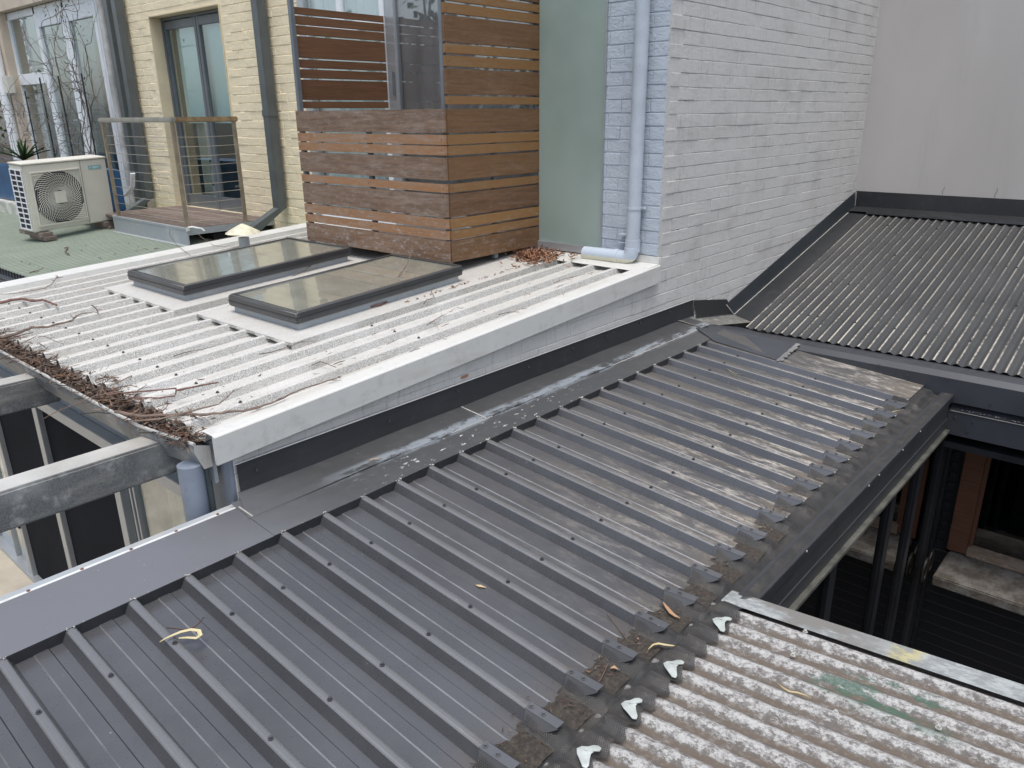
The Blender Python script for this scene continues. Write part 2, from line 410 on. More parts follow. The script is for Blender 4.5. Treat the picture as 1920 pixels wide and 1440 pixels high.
def m_mesh():
    k = NT('gutter_guard_mesh'); P = k.map((1,1,1), rot=(0,0,rad(45))); S = k.sep(P)
    a = k.math('SINE', k.mul(S[0], 2*math.pi/.0048)); b = k.math('SINE', k.mul(S[1], 2*math.pi/.0048))
    wire = k.ramp(k.math('MAXIMUM', a, b), -.1, .3)
    n = k.noise(14, 5, .7); n2 = k.noise(90, 4, .7)
    col = k.mix(k.ramp(n, .35, .75), (.035,.036,.038), (.075,.068,.06))
    col = k.mix(k.mul(k.ramp(n2, .6, .7), .4), col, (.17,.15,.12))
    al = k.math('MAXIMUM', wire, k.mul(k.ramp(n, .5, .8), .6))
    k.set(k.b.inputs['Alpha'], al)
    return k.fin(col, .6, 0, .35)
MAT['mesh'] = m_mesh()
def m_soil():
    k = NT('wet_soil_and_leaf_dust'); n = k.noise(70, 6, .8); col = k.mix(k.ramp(n, .4, .65), (.04,.036,.032), (.085,.072,.06))
    k.bump(n, .006); return k.fin(col, .9, 0, .2)
MAT['soil'] = m_soil()
def m_sill():
    k = NT('weathered_stone_sill'); n = k.noise(9, 6, .7); col = k.mix(k.ramp(n, .35, .65), (.07,.06,.05), (.165,.155,.14))
    k.bump(k.noise(60, 4), .002); return k.fin(col, .75, 0, .3)
MAT['sill'] = m_sill()
MAT['strip_bright'] = plain('bare_zinc_edge', (.72,.73,.72), .35, .3, .1, 20)
MAT['sealant'] = plain('white_sealant', (.42,.41,.38), .6, 0, .15, 30, .002)

T5 = math.tan(rad(5))
# ================================================================= SETTING
g = MB(); g.box((-60,-60,-3.35), (60,60,-3.3)); tag(g.build('ground', MAT['asphalt']), kind='structure')
g = MB(); g.box((-9,-.06,-2.47), (-1.0,11,-2.40)); tag(g.build('courtyard_floor', MAT['concrete']), kind='structure')

# ================================================================= BRICKWORK
def bricks(mb, O, U, V, N, u0, u1, v0, v1, L=.23, H=.086, gh=.004, gv=.002, dep=.010, ok=None, jit=.0015, bev=.004):
    O, U, V, N = map(Vector, (O, U, V, N)); row = 0; v = v0
    while v < v1 - .01:
        u = u0 - (L/2 if row % 2 else 0) - R.random()*.02
        va, vb = v+gh, min(v+H-gh, v1)
        while u < u1:
            l = L*R.uniform(.97, 1.03); a, b = max(u+gv, u0), min(u+l-gv, u1); u += l
            if b-a < .02: continue
            if ok and not ok(a, b, va, vb): continue
            d = dep + R.uniform(-jit, jit); tl = R.uniform(-.001, .001)
            v1a, v2a = va+R.uniform(-.0015,.0015), vb+R.uniform(-.0015,.0015)
            base = [(a,v1a),(b,v1a),(b,v2a),(a,v2a)]
            fr = [(a+bev*.5,v1a+bev),(b-bev*.5,v1a+bev),(b-bev*.5,v2a-bev*.5),(a+bev*.5,v2a-bev*.5)]
            r = R.random(); n = len(mb.v)
            mb.v += [O+U*p+V*q for p, q in base] + [O+U*p+V*q+N*(d*.55) for p, q in base] + [O+U*p+V*q+N*(d+tl) for p, q in fr]
            for i in range(4):
                j = (i+1) % 4
                mb.f.append((n+i, n+j, n+4+j, n+4+i)); mb.r.append(r)
                mb.f.append((n+4+i, n+4+j, n+8+j, n+8+i)); mb.r.append(r)
            mb.f.append((n+8, n+9, n+10, n+11)); mb.r.append(r)
        v += H; row += 1
WR0, WSL = .002, .0563            # zinc roof: height of rib crests = WR0 + WSL*x
def wrz(x): return WR0 + WSL*x
house = thing('brick_house', 'painted brick house corner with tall grey side wall and pale blue end wall', 'house', (0,0,-3.3))
mb = MB()
bricks(mb, (0,0,0), (1,0,0), (0,0,1), (0,-1,0), -3.28, 3.93, -.645, 2.7, ok=lambda a,b,va,vb: a >= -.001 or vb < wrz(a)-.03 or b<=.0 and vb < wrz(a)-.03, gh=.002, gv=.0004, dep=.004)
# backing (mortar)
mb.face([(-3.28,0,-3.3),(3.95,0,-3.3),(3.95,0,2.7),(0,0,2.7),(0,0,-.05),(-3.28,0,-.22)], .3)
mb.face([(-3.28,0,-3.3),(-3.28,0,-.22),(-3.28,.22,-.22),(-3.28,.22,-3.3)], .3)
mb.build('side_wall', MAT['greybrick'], house)
mb = MB()
bricks(mb, (0,0,0), (0,1,0), (0,0,1), (-1,0,0), .0, .476, .055, 2.7, dep=.005, gh=.003, gv=.002, bev=.004)
mb.face([(0,-.0015,.03),(0,.476,.03),(0,.476,2.7),(0,-.0015,2.7)], .2)
mb.build('end_wall', MAT['bluebrick'], house)
mb = MB(); mb.face([(-1.96,-.0085,-.318),(-1.91,-.0085,-.318),(-1.90,-.0085,-.303),(-1.955,-.0085,-.305)]); mb.build('chipped_spot', plain('bare_brick_chip', (.33,.15,.08), .8), house)
mb = MB(); mb.box((-3.30,.0,-.62), (-3.282,.20,-.24)); mb.build('corner_plate', MAT['pipe_grey'], house)
# frosted glass panel
gp = MB(); gp.box((-.012,.476,.075), (.012,1.062,2.7)); pan = gp.build('frosted_panel', MAT['frost'], house)
gp = MB(); gp.box((-.03,.47,.02), (.03,1.07,.074)); gp.box((-.02,.466,.075), (.02,.4755,2.7)); gp.build('panel_frame', MAT['alum'], pan)
# balcony door behind the timber screens
def wavy(mb, y0, y1, z0, z1, x, amp=.02, per=.12, n=60):
    rows = []
    for z in (z0, z1):
        rows.append([(x + amp*math.sin(2*math.pi*(y0+(y1-y0)*i/n)/per)+amp*.5*math.sin(5.3*i*6/n), y0+(y1-y0)*i/n, z) for i in range(n+1)])
    mb.grid(rows)
dr = MB()
for y in (2.60, 3.84): dr.box((-.03,y,.05), (.04,y+.11,2.7))
dr.box((-.03,1.07,.05), (.04,1.12,2.7)); dr.box((-.028,1.12,.05), (.038,2.6,.11)); dr.box((-.028,1.85,.11), (.038,1.90,2.7)) if False else None
dro = dr.build('balcony_door', MAT['alum'], house, bevel=.003)
MB().box((-.003,1.12,.11), (.003,2.6,2.7)).build('door_pane', m_glass('balcony_door_glass', (.8,.81,.81), .12), dro)
dr = MB(); wavy(dr, 1.10, 2.62, .05, 2.7, .06, .02, .22); dr.build('curtain', MAT['curtain_grey'], dro, smooth=True)
MB().box((-.05,2.618,1.35), (-.036,2.635,1.16)).build('door_handle', MAT['steel_post'], dro)
wn = MB()
for (a, b, c, d) in ((2.72,.12,2.78,1.70),(2.72,1.70,3.84,1.78),(2.72,.05,3.84,.12),(2.72,1.78,2.78,2.7),(3.30,1.78,3.36,2.7),(3.36,1.78,3.84,1.82)): wn.box((-.03,a-.001,b-.001), (.02,c+.001,d+.001))
wno = wn.build('white_window', MAT['whitepaint'], house, bevel=.003)
MB().box((-.002,2.78,.12), (.002,3.84,2.7)).build('window_pane', MAT['glass'], wno)
wn = MB(); wavy(wn, 2.72, 3.9, .05, 2.7, .1, .02, .12); wn.build('net_curtain', MAT['curtain'], wno, smooth=True)
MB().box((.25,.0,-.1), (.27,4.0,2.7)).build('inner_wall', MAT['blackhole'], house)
MB().box((.0,1.06,-.12), (.2,4.0,.04)).build('threshold', MAT['concrete'], house)

# rendered wall at the back right
rw = thing('rendered_wall', 'tall smooth grey rendered wall behind the dark corrugated roof', 'wall', (3.95,-3,-3.3))
MB().box((3.95,-9,-3.3), (4.2,0.01,2.9)).build('wall_face', MAT['render'], rw)
k = MB(); k.tube([(3.947,-1.28,.21),(3.947,-1.275,.24),(3.947,-1.29,.27),(3.947,-1.285,.30)], .0012, 4); k.tube([(3.947,-.83,.215),(3.947,-.825,.25),(3.947,-.84,.29)], .0012, 4); k.build('hairline_crack', MAT['black'], rw)

# ================================================================= DARK RIBBED ROOF (foreground)
PIT = .1932; PITZ = .1942
def crz(y): return -.473 + T5*y
def ribprof(n0, n1, c0, PIT=.1932):
    """(offset, height) pairs across the ribs, crest at height 0"""
    P = []
    for i in range(n0, n1):
        c = c0 + i*PIT
        P += [(c-.0305,-.037),(c-.0145,-.0035),(c-.011,-.0005),(c-.005,.001),(c+.005,.001),(c+.011,-.0005),(c+.0145,-.0035),(c+.0305,-.037),
              (c+.080,-.037),(c+.0835,-.034),(c+.1225,-.034),(c+.126,-.037)]
    return P
roof = thing('ribbed_roof', 'low dark grey ribbed metal roof sloping to its mesh-covered gutter', 'roof', (-2,-1,-.6))
X0R = -3.884
prof = ribprof(-10, 21, X0R)
prof = [p for p in prof if p[0] <= X0R+20*PIT+.03]
prof += [(X0R+20*PIT+.0305, -.037)]
xe = .43

YA, YB = -.33, -1.70
mb = MB()
ys = [YA, -.8, -1.3, -1.62, YB]
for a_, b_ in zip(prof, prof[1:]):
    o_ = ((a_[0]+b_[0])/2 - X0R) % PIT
    rv_ = .97 if .078 < o_ < .087 else (.03 if .119 < o_ < .128 else (.8 if (o_ < .0135 or o_ > PIT-.0135) else .5))  # face value picks painted glint
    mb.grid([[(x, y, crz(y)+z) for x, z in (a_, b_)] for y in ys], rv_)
xl = prof[-1][0]
# last rib and flat end pan
lp = [(xl,-.037),(.080,-.037),(.097,-.0035),(.103,0),(.25,.001),(.425,0)]
mb.grid([[(x, y, crz(y)+z) for x, z in lp] for y in ys], .5)
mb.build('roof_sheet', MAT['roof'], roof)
# turned-down closure between capping and pans
mb = MB()
for i in range(-10, 21):
    c = X0R + i*PIT
    mb.hexa([(c+.0295,-.372,crz(-.372)-.0375),(c+PIT-.0295,-.372,crz(-.372)-.0375),(c+PIT-.0295,-.365,crz(-.365)-.0375),(c+.0295,-.365,crz(-.365)-.0375),
             (c+.0125,-.375,crz(-.375)+.001),(c+PIT-.0125,-.375,crz(-.375)+.001),(c+PIT-.0125,-.366,crz(-.366)+.001),(c+.0125,-.366,crz(-.366)+.001)])
mb.build('closure_strip', MAT['flash'], roof)
cap = MB()
cap.grid([[(x, y, crz(y)+z) for x in [-7+i*.25 for i in range(15)]+[-3.345]] for y, z in ((-.374,.003),(-.30,.003),(-.135,.004),(-.104,.004))])
cap.grid([[(x, y, crz(y)+z+.0015*math.sin(x*9)) for x in [-3.345+i*.2 for i in range(19)]+[.28]] for y, z in ((-.374,.003),(-.30,.003),(-.205,.004),(-.06,.004))])
cap.build('capping', MAT['cap'], roof)
cap = MB()
cap.grid([[(x, y, crz(y)+z+.002*math.sin(x*7+y*20)) for x in [-3.279+.36*y]+[-3.2+i*.15 for i in range(24)]+[.45]] for y, z in ((-.207,.0075),(-.15,.009),(-.08,.010),(-.020,.011))])
cap.build('apron_flashing', MAT['cap'], roof)
cap = MB()
cap.grid([[(x, y, z) for x in (-3.275,-1.4,.53)] for y, z in ((-.0215,-.466),(-.018,-.42),(-.016,-.345),(-.011,-.338))])
cap.face([(.531,-.018,-.344),(1.10,-.018,-.44),(1.25,-.018,-.59),(.62,-.018,-.50)])
cap.grid([[(.525,-.0225,-.47),(.545,-.0225,-.485)],[(.525,-.0225,-.34),(.545,-.0225,-.35)]])
cap.build('wall_flashing', MAT['flash'], roof, bevel=0)
mb = MB(); mb.tube([(-3.29,-.0205,-.3355),(.53,-.0195,-.3355)], .0028, 5)
for x in (-3.20,-2.59,-1.98,-1.37,-.76,-.15,.42): pass
mb.build('sealant_bead', MAT['greybrick'], roof)
mb = MB(); L_ = [(-3.335+.1*i, -.208, crz(-.208)+.0062) for i in range(37)]
mb.tube([p for p in L_ if p[0] > -.9], .0028, 5); mb.tube([p for p in L_ if -2.25 < p[0] < -1.9], .0022, 5)
mb.tube([(-1.985,-.21,crz(-.2)+.009),(-1.985,-.03,crz(-.03)+.012)], .003, 5)
mb.tube([(-3.335,-.108,crz(-.1)+.006),(-3.335,-.207,crz(-.2)+.008)], .003, 5)
for i in range(-3, 21):
    c = X0R+i*PIT
    for q in range(4): mb.cyl((c+R.uniform(-.014,.014), -.372+R.uniform(-.008,.006), crz(-.375)+.002), (R.uniform(-.3,.3),R.uniform(-.3,.3),1), .004, R.uniform(.002,.005)*(1 if c > -2.9 else .6), 6)
mb.build('lap_sealant', MAT['sealant'], roof)
# flashing nail heads and smears on the upstand
mb = MB()
for x in (-3.19,-2.47,-2.0,-1.42,-.99,-.62,-.22,.18): mb.cyl((x,-.018,-.375+R.uniform(-.02,.01)), (0,-1,0), .006, .007, 8)
mb.build('rivet', MAT['screw'], roof)
# ledge beyond the capping, left
led = MB(); led.box((-7,-.102,-.60), (-3.31,-.088,-.479)); led.build('bright_edge', MAT['strip_bright'], roof)
led = MB(); led.box((-7,-.087,-3.2), (-3.31,-.035,-.492)); led.build('wall_top', MAT['zinc_grey'], roof)
led = MB()
for i in range(12): led.cyl((-3.42-i*.17,-.094,-.480), (0,0,1), .004, .006, 8)
led.build('rusty_nail', MAT['twig_red'], roof)
# screws
def hexscrew(name, mat, parent, loc):
    s = MB(); s.cyl((0,0,0), (0,0,1), .002, .0085, 12); s.cyl((0,0,.002), (0,0,1), .006, .0052, 6)
    o = s.build(name, mat, parent, local=True); o.location = Vector(loc)-world_loc(parent); return o
sc0 = None; ns = 0
for i in range(-3, 21):
    for y in (-.66, -1.182):
        c = X0R+i*PIT; p = (c, y, crz(y)+.001)
        if sc0 is None: sc0 = hexscrew('screw', MAT['screw'], roof, p)
        else: inst(sc0, roof, p)
# rib end clips
cl0 = None
MAT['clipmetal'] = m_darkroof('clip_metal', (.13,.133,.142), dirt_and_glints=False, rough=.3)
def clip(parent):
    m = MB(); t = .0015
    # local: crest centre at origin; y towards the ridge, -y towards the gutter
    m.box((-.018,-.075,.002), (.014,.045,.002+t))
    P = [(-.0165-.48*h_, y_, .001-h_) for y_, h_ in ((.042,0),(-.078,0),(-.066,.010),(-.048,.022),(-.025,.031),(.0,.035),(.022,.034),(.036,.030))]
    m.face(P); m.face([(x-.0012,y,z+.0008) for x,y,z in reversed(P)])
    Q = [(.015,.04,.001),(.015,-.062,.001),(.028,-.04,-.022),(.034,.0,-.036),(.032,.03,-.036)]
    m.face(Q); m.face([(x+.0012,y,z+.0008) for x,y,z in reversed(Q)])
    for yy in (.034,-.012): m.cyl((-.002,yy,.0035), (0,0,1), .002, .009, 10); m.cyl((-.002,yy,.0055), (0,0,1), .006, .0055, 6)
    return m.build('rib_clip', MAT['clipmetal'], parent, local=True)
for i in range(-2, 21):
    c = X0R+i*PIT; y = -1.648; p = Vector((c, y, crz(y)+.003))
    if cl0 is None: cl0 = clip(roof); cl0.location = p-world_loc(roof)
    else: inst(cl0, roof, p, (0,0,R.uniform(-.06,.06)))
# soil caught in the pans at the eave
sl = MB()
for i in range(-4, 11):
    c = X0R+i*PIT; far = max(0, min(1, (c+3.0)/1.3))
    rows = []
    for j in range(9):
        y = -1.61-.016*j-.02*far; rows.append([(c+.033+.0160*q, y + (R.uniform(-.006,.006)+.008*math.sin(q*.8+i) if j == 0 else 0), crz(y)-.036+ (.0+.009*math.sin(math.pi*q/8)*R.uniform(.4,1))*min(1,j/2)*(1-.6*far)) for q in range(9)])
    sl.grid(rows)
sl.build('trapped_soil', MAT['soil'], roof, smooth=True)
# mesh over the gutter
mm = MB(); rows = []
xs = [-4.9+.0194*i for i in range(int((.42+4.9)/.0194)+1)]
def ribh(x):
    d = (x - X0R) % PIT; d = min(d, PIT-d)
    if x > .08: return 1.0
    return max(0, min(1, (.048-d)/.030))
for j, y in enumerate([-1.615,-1.64,-1.68,-1.72,-1.745,-1.765,-1.79,-1.82,-1.86]):
    row = []
    for x in xs:
        rh = ribh(x)
        if y > -1.70: z = crz(y)-.036+.036*rh
        elif y > -1.75: z = crz(y)-.036+.022*rh
        elif y > -1.775: z = crz(y)-.034-.006*(1-rh)
        elif y > -1.80: z = crz(y)-.030-.012*(1-rh*.5)
        else: z = -.640 + .001*math.sin(x*30)
        if x < -2.38 and y < -1.75: z = -.642 + .008*math.cos((x-RUST_X0)*2*math.pi/.0795) if y < -1.78 else -.655
        row.append((x, y + (.004*math.sin(x*40) if 2 < j < 6 else 0) + (.012*math.cos((x-RUST_X0)*2*math.pi/.0795) if x < -2.38 and y < -1.78 else 0), z))
    rows.append(row)
mm.grid(rows); mm.build('gutter_mesh', MAT['mesh'], roof, smooth=True)
gt = MB()
gt.face([(-5,-1.60,-.675),(.42,-1.60,-.675),(.42,-1.86,-.70),(-5,-1.86,-.70)])
# gutter front: lip, face, lower flange
gt.ext([(-2.36,-1.80,-.644),(-2.36,-1.868,-.641),(-2.36,-1.872,-.645),(-2.36,-1.872,-.662),(-2.36,-1.866,-.664),(-2.36,-1.866,-.70)], (2.79,0,0))
gt.ext([(-2.36,-1.858,-.66),(-2.36,-1.858,-.80),(-2.36,-1.862,-.803),(-2.36,-1.862,-.872)], (2.785,0,0))
gt.build('gutter', MAT['gutter_dark'], roof)
gt = MB(); gt.box((-2.36,-1.884,-.885), (.425,-1.859,-.875)); gt.box((-2.36,-1.8865,-.890), (.42,-1.8842,-.873)); gt.build('lower_trim', plain('dirty_zinc_trim', (.085,.085,.074), .5, 0, .4, 12), roof)
gt = MB()
for x in (-1.15,-1.0,-.62,-.3,-1.9): gt.cyl((x,-1.8725,-.652), (0,-1,0), .003, .005, 8)
gt.build('rivet', MAT['screw_light'], roof)
MB().box((-5.5,-1.84,-3.3), (-5.2,-.1,-.70)).build('support_wall', MAT['beige'], roof)

# ================================================================= WALL BETWEEN, VALLEY FLASHING + DARK CORRUGATED ROOF
cr = thing('corrugated_roof', 'dark corrugated metal roof with chalky streaks below the rendered wall', 'roof', (2.4,-2,-.4))
S2 = .239
def c2(x): return -.606 + S2*(x-1.249)
mb = MB(); n = int(5.8/.0727*8)
ys = [-.20-.0727/8*i for i in range(n)]
mb.grid([[(x, y, c2(x)-.006+.008*math.sin(2*math.pi*y/.0727+.6)) for y in ys] for x in (1.10,1.8,2.6,3.3,3.80)])
for x in (1.10,):
    mb.grid([[(x, y, c2(x)-.006+.008*math.sin(2*math.pi*y/.0727+.6)-d) for y in ys] for d in (0,.003)])
mb.build('corrugated_sheet', MAT['corr'], cr, smooth=True)
mb = MB()
mb.grid([[(x, y, c2(x)+z) for x in (1.20,2,3,3.93)] for y, z in ((-.018,.008),(-.10,.007),(-.185,.006),(-.20,-.006))])
mb.build('side_tray', MAT['flash'], cr)
mb = MB()
mb.hexa([(1.26,-.017,c2(1.26)),(3.95,-.017,c2(3.95)),(3.95,-.0145,c2(3.95)),(1.26,-.0145,c2(1.26)),
         (1.10,-.012,c2(1.10)+.155),(3.90,-.012,c2(3.90)+.165),(3.90,-.0095,c2(3.90)+.165),(1.10,-.0095,c2(1.10)+.155)])
mb.build('wall_flashing', m_darkroof('blue_grey_flashing', (.05,.06,.068), dirt_and_glints=False, rough=.4), cr)
mb = MB(); mb.tube([(1.24,-.022,c2(1.24)+.010),(3.93,-.022,c2(3.93)+.010)], .0035, 5)
mb.tube([(1.26,-.020,c2(1.26)+.0),(1.10,-.018,c2(1.1)+.155)], .005, 5); mb.tube([(3.928,-.022,.05),(3.925,-.02,.20)], .003, 5)
mb.build('sealant_bead', MAT['sealant'], cr)
mb = MB(); mb.box((3.935,-9,.035), (3.945,-.012,.205)); mb.face([(3.94,-9,.05),(3.94,-.02,.05),(3.74,-.02,c2(3.74)+.030),(3.74,-9,c2(3.74)+.030)])
mb.face([(3.74,-9,c2(3.74)+.030),(3.74,-.20,c2(3.74)+.030),(3.736,-.20,c2(3.74)+.012),(3.736,-9,c2(3.74)+.012)])
mb.build('top_flashing', MAT['flash'], cr)
FX = .43
MAT['fascia'] = plain('dark_blue_grey_paint', (.042,.046,.055), .42, 0, .15, 3)
mb = MB()   # box gutter: front fold, sole, back
mb.ext([(FX,-6,-.548),(FX+.045,-6,-.520),(FX+.05,-6,-.520),(FX+.16,-6,-.585),(FX+.9,-6,-.695)], (0,5.15,0))
mb.build('box_gutter', MAT['fascia'], cr)
mb = MB()   # bent cap over the end of the ribbed roof
a0 = Vector((.125,-.415,crz(-.415)+.006)); a1 = Vector((.112,-.88,crz(-.88)+.004)); a2 = Vector((FX+.045,-.86,-.520)); a3 = Vector((.50,-.16,-.505)); a4 = Vector((.27,-.19,crz(-.19)+.014))
mb.face([a0,a1,a2,a3,a4]); mb.face([p-Vector((0,0,.003)) for p in (a4,a3,a2,a1,a0)])
eg = MB()
for i in range(26):
    p = a1.lerp(a2, i/25); eg.box((p.x-.012,p.y-.012-R.uniform(0,.02),p.z-.003), (p.x+R.uniform(.004,.016),p.y+R.uniform(.002,.010),p.z+.002))
eg.build('torn_edge', m_zinc('dull_sealant_smear', (.22,.225,.23), (.09,.09,.095), (.4,.6)), cr)
b1 = Vector((.95,-.10,-.60)); b2 = Vector((1.10,-.30,-.665)); 
mb.face([a3,a2,Vector((FX+.16,-.86,-.585)),b2]); mb.face([a3,b2,b1]); mb.face([Vector((FX+.16,-.86,-.585)), Vector((FX+.9,-.86,-.695)),b2])
mb.build('corner_flashing', MAT['fascia'], cr)
mb = MB(); mb.face([(.44,-.022,-.492),(.62,-.022,-.503),(1.28,-.022,-.602),(1.22,-.21,-.624),(.55,-.14,-.530)]); mb.face([(.30,-.02,-.455),(.55,-.02,-.49),(.55,-.14,-.505),(.32,-.2,-.482)])
mb.build('patched_valley', m_zinc('chalky_patched_metal', (.20,.195,.175), (.07,.07,.07), (.35,.55)), cr)
mb = MB(); mb.box((FX,-6,-.695), (FX+.012,-.80,-.549)); mb.box((FX-.003,-1.52,-.62), (FX-.0005,-.9,-.553)); mb.build('fascia', MAT['fascia'], cr)
mb = MB(); mb.box((FX-.004,-6,-.90), (FX+.03,-1.86,-.745)); mb.face([(FX+.01,-6,-.742),(FX+.01,-1.86,-.742),(FX+.09,-1.86,-.70),(FX+.09,-6,-.70)]); mb.build('lower_board', MAT['fascia'], cr)
mb = MB(); mb.tube([(FX-.006,-1.87,-.746),(FX-.006,-6,-.746)], .003, 5)
for i in range(70): mb.cyl((FX-.002+R.uniform(0,.03), -1.9-R.random()*.7, -.735), (0,0,1), .003, R.uniform(.002,.006), 5)
mb.build('debris_line', plain('grey_debris', (.17,.165,.16), .7), cr)
mb = MB()
for (y, z) in ((-1.60,-.575),(-2.07,-.66),(-1.42,-.548),(-1.0,-.55),(-1.82,-.552),(-2.0,-.79),(-1.98,-.86),(-1.90,-.785)): mb.cyl((FX-.004,y,z), (-1,0,0), .004, .007, 8)
mb.build('rivet', MAT['screw'], cr)
# few dark screws on the sheet
for i in range(26):
    x = (1.45,2.1,2.8,3.5)[i % 4]; y = -.35-.0727*R.randint(0, 24)
    if i == 0: q0 = hexscrew('screw', MAT['screw'], cr, (x, y, c2(x)+.003))
    else: inst(q0, cr, (x, y, c2(x)+.003))
mb = MB(); mb.box((FX+.02,-6,-1.0), (1.2,-1.86,-.96)); mb.build('soffit', MAT['black'], cr)

# ================================================================= COURTYARD ON THE RIGHT
dh = thing('dark_house', 'black clad courtyard walls with brown timber window and black glass doors', 'house', (.9,-2.5,-3.3))
WXc = .9
mb = MB(); z = -3.3
while z < -1.98:
    mb.hexa([(WXc-.016,-6,z),(WXc,-6,z),(WXc,-1.83,z),(WXc-.016,-1.83,z),(WXc-.004,-6,z+.076),(WXc,-6,z+.076),(WXc,-1.83,z+.076),(WXc-.004,-1.83,z+.076)], .3); mb.box((WXc-.016,-6,z+.077), (WXc-.002,-1.83,z+.0845), .99); z += .085
mb.box((WXc,-6,-3.3), (WXc+.1,-1.83,-1.96)); mb.box((WXc-.01,-1.925,-1.95), (WXc+.1,-1.83,-.98))
for i in range(12): mb.box((WXc-.020,-1.90,-1.9+i*.075), (WXc-.01,-1.86,-1.86+i*.075))
k = NT('black_cladding'); k.fin(k.mix(k.ramp(k.rnd(), .97, .985), (.010,.011,.014), (.04,.04,.045)), .5, 0, .4)  # board-top strips coloured paler to stand for lit edges
mb.build('cladding', k.m, dh)
wi = MB(); wi.box((WXc-.05,-2.05,-1.90), (WXc+.02,-1.93,-.98)); wi.box((WXc-.02,-2.075,-1.90), (WXc+.03,-2.05,-.98)); wo = wi.build('window', MAT['wood_orange'], dh, bevel=.004)
wi = MB(); wi.box((WXc-.05,-6,-1.91), (WXc+.03,-2.051,-1.84)); wi.build('bottom_rail', m_wood('faded_timber', (.15,.11,.08),(.24,.18,.13),(.2,.15,.1),wear=.5), wo, bevel=.004)
MB().box((WXc+.005,-6,-1.84), (WXc+.008,-2.075,-.98)).build('window_pane', MAT['glass_dark'], wo)
mb = MB()
for i in range(24): mb.hexa([(WXc+.10,-6,-1.84+i*.016),(WXc+.125,-6,-1.832+i*.016),(WXc+.125,-2.0,-1.832+i*.016),(WXc+.10,-2.0,-1.84+i*.016),(WXc+.10,-6,-1.838+i*.016),(WXc+.125,-6,-1.830+i*.016),(WXc+.125,-2.0,-1.830+i*.016),(WXc+.10,-2.0,-1.838+i*.016)])
mb.build('venetian_blind', plain('grey_blind', (.12,.13,.13), .5), wo)
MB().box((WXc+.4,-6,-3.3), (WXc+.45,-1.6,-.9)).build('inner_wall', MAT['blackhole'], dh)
MB().box((.455,-6,-1.985), (WXc-.017,-1.945,-1.915)).build('window_sill', MAT['sill'], dh, bevel=.008)
# glass doors along the dark roof
gd = MB(); GY = -1.83
xsd = [-2.30,-1.42,-.52,.02,.62,.89]
for x in xsd: gd.box((x-.045,GY-.02,-3.3), (x+.045,GY+.03,-.89))
for a, b in zip(xsd, xsd[1:]): gd.box((a+.045,GY-.02,-3.3), (b-.045,GY+.03,-3.16)); gd.box((a+.045,GY-.02,-.97), (b-.045,GY+.03,-.89))
gdo = gd.build('glass_doors', MAT['black'], dh, bevel=.004)
for a, b in zip(xsd, xsd[1:]): MB().box((a+.045,GY+.001,-3.16), (b-.045,GY+.006,-.97)).build('door_pane', MAT['glass_door'], gdo)
for x in (.56,.70):
    q = MB(); n = 20
    q.tube([(x+.055*math.cos(2*math.pi*i/n), GY-.045, -1.95+.085*math.sin(2*math.pi*i/n)) for i in range(n+1)], .010, 8, cap=False); q.box((x-.012,GY-.04,-1.96), (x+.012,GY-.021,-1.94)); q.build('door_handle', plain('dark_bronze', (.05,.045,.04), .35, .6), gdo, smooth=True)
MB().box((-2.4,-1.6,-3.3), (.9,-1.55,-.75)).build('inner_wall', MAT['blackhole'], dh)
MB().box((-2.4,-6,-3.295), (.9,-1.85,-3.25)).build('deck', MAT['sill'], dh)

# ================================================================= RUSTY CORRUGATED ROOF (bottom right)
rr = thing('old_corrugated_roof', 'old lichen-covered corrugated roof with green paint patch at the gutter', 'roof', (-3,-2.3,-.66))
def rz(y): return -.66 + T5*(-1.75-y)
mb = MB(); PR = .0795; n = int(3.2/PR*10)
xs = [-2.405-PR/10*i for i in range(n)]
rows = []
for y in [-1.745,-1.79,-1.95]+[-2.2-.3*i for i in range(7)]:
    rows.append([(x, y, rz(y)-.006+.0085*math.cos((x-RUST_X0)*2*math.pi/PR)+.0006*math.sin(y*9+x*31)) for x in xs])
mb.grid(rows); mb.grid([rows[0], [(p[0],p[1],p[2]-.005) for p in rows[0]]])
mb.build('corrugated_sheet', MAT['rust'], rr, smooth=True)
mb = MB(); mb.ext([(-2.43,-1.77,rz(-1.77)+.0105),(-2.425,-1.77,rz(-1.77)+.014),(-2.345,-1.77,rz(-1.77)+.010),(-2.34,-1.77,rz(-1.77)+.004),(-2.34,-1.77,rz(-1.77)-.10)], (0,-2.6,2.6*T5)); mb.build('edge_strip', MAT['ruststrip'], rr)
MB().box((-2.42,-4.4,-.9), (-2.36,-1.8,-.72)).build('edge_beam', MAT['black'], rr)
MB().box((-6,-4.4,-3.3), (-2.37,-1.95,-.78)).build('shed_wall', MAT['black'], rr)
first = None
for (px, py) in ((1308,1208),(1286,1230),(1210,1303),(1127,1386),(1046,1440),(1510,1184),(1760,1364),(1487,1228),(1567,1335)):
    p = atp(px, py, (0,-1.75,-.66+.004), (0,T5,1)); p.z = rz(p.y)+.002
    if first is None: first = hexscrew('screw', MAT['screw_light'], rr, p)
    else: inst(first, rr, p)
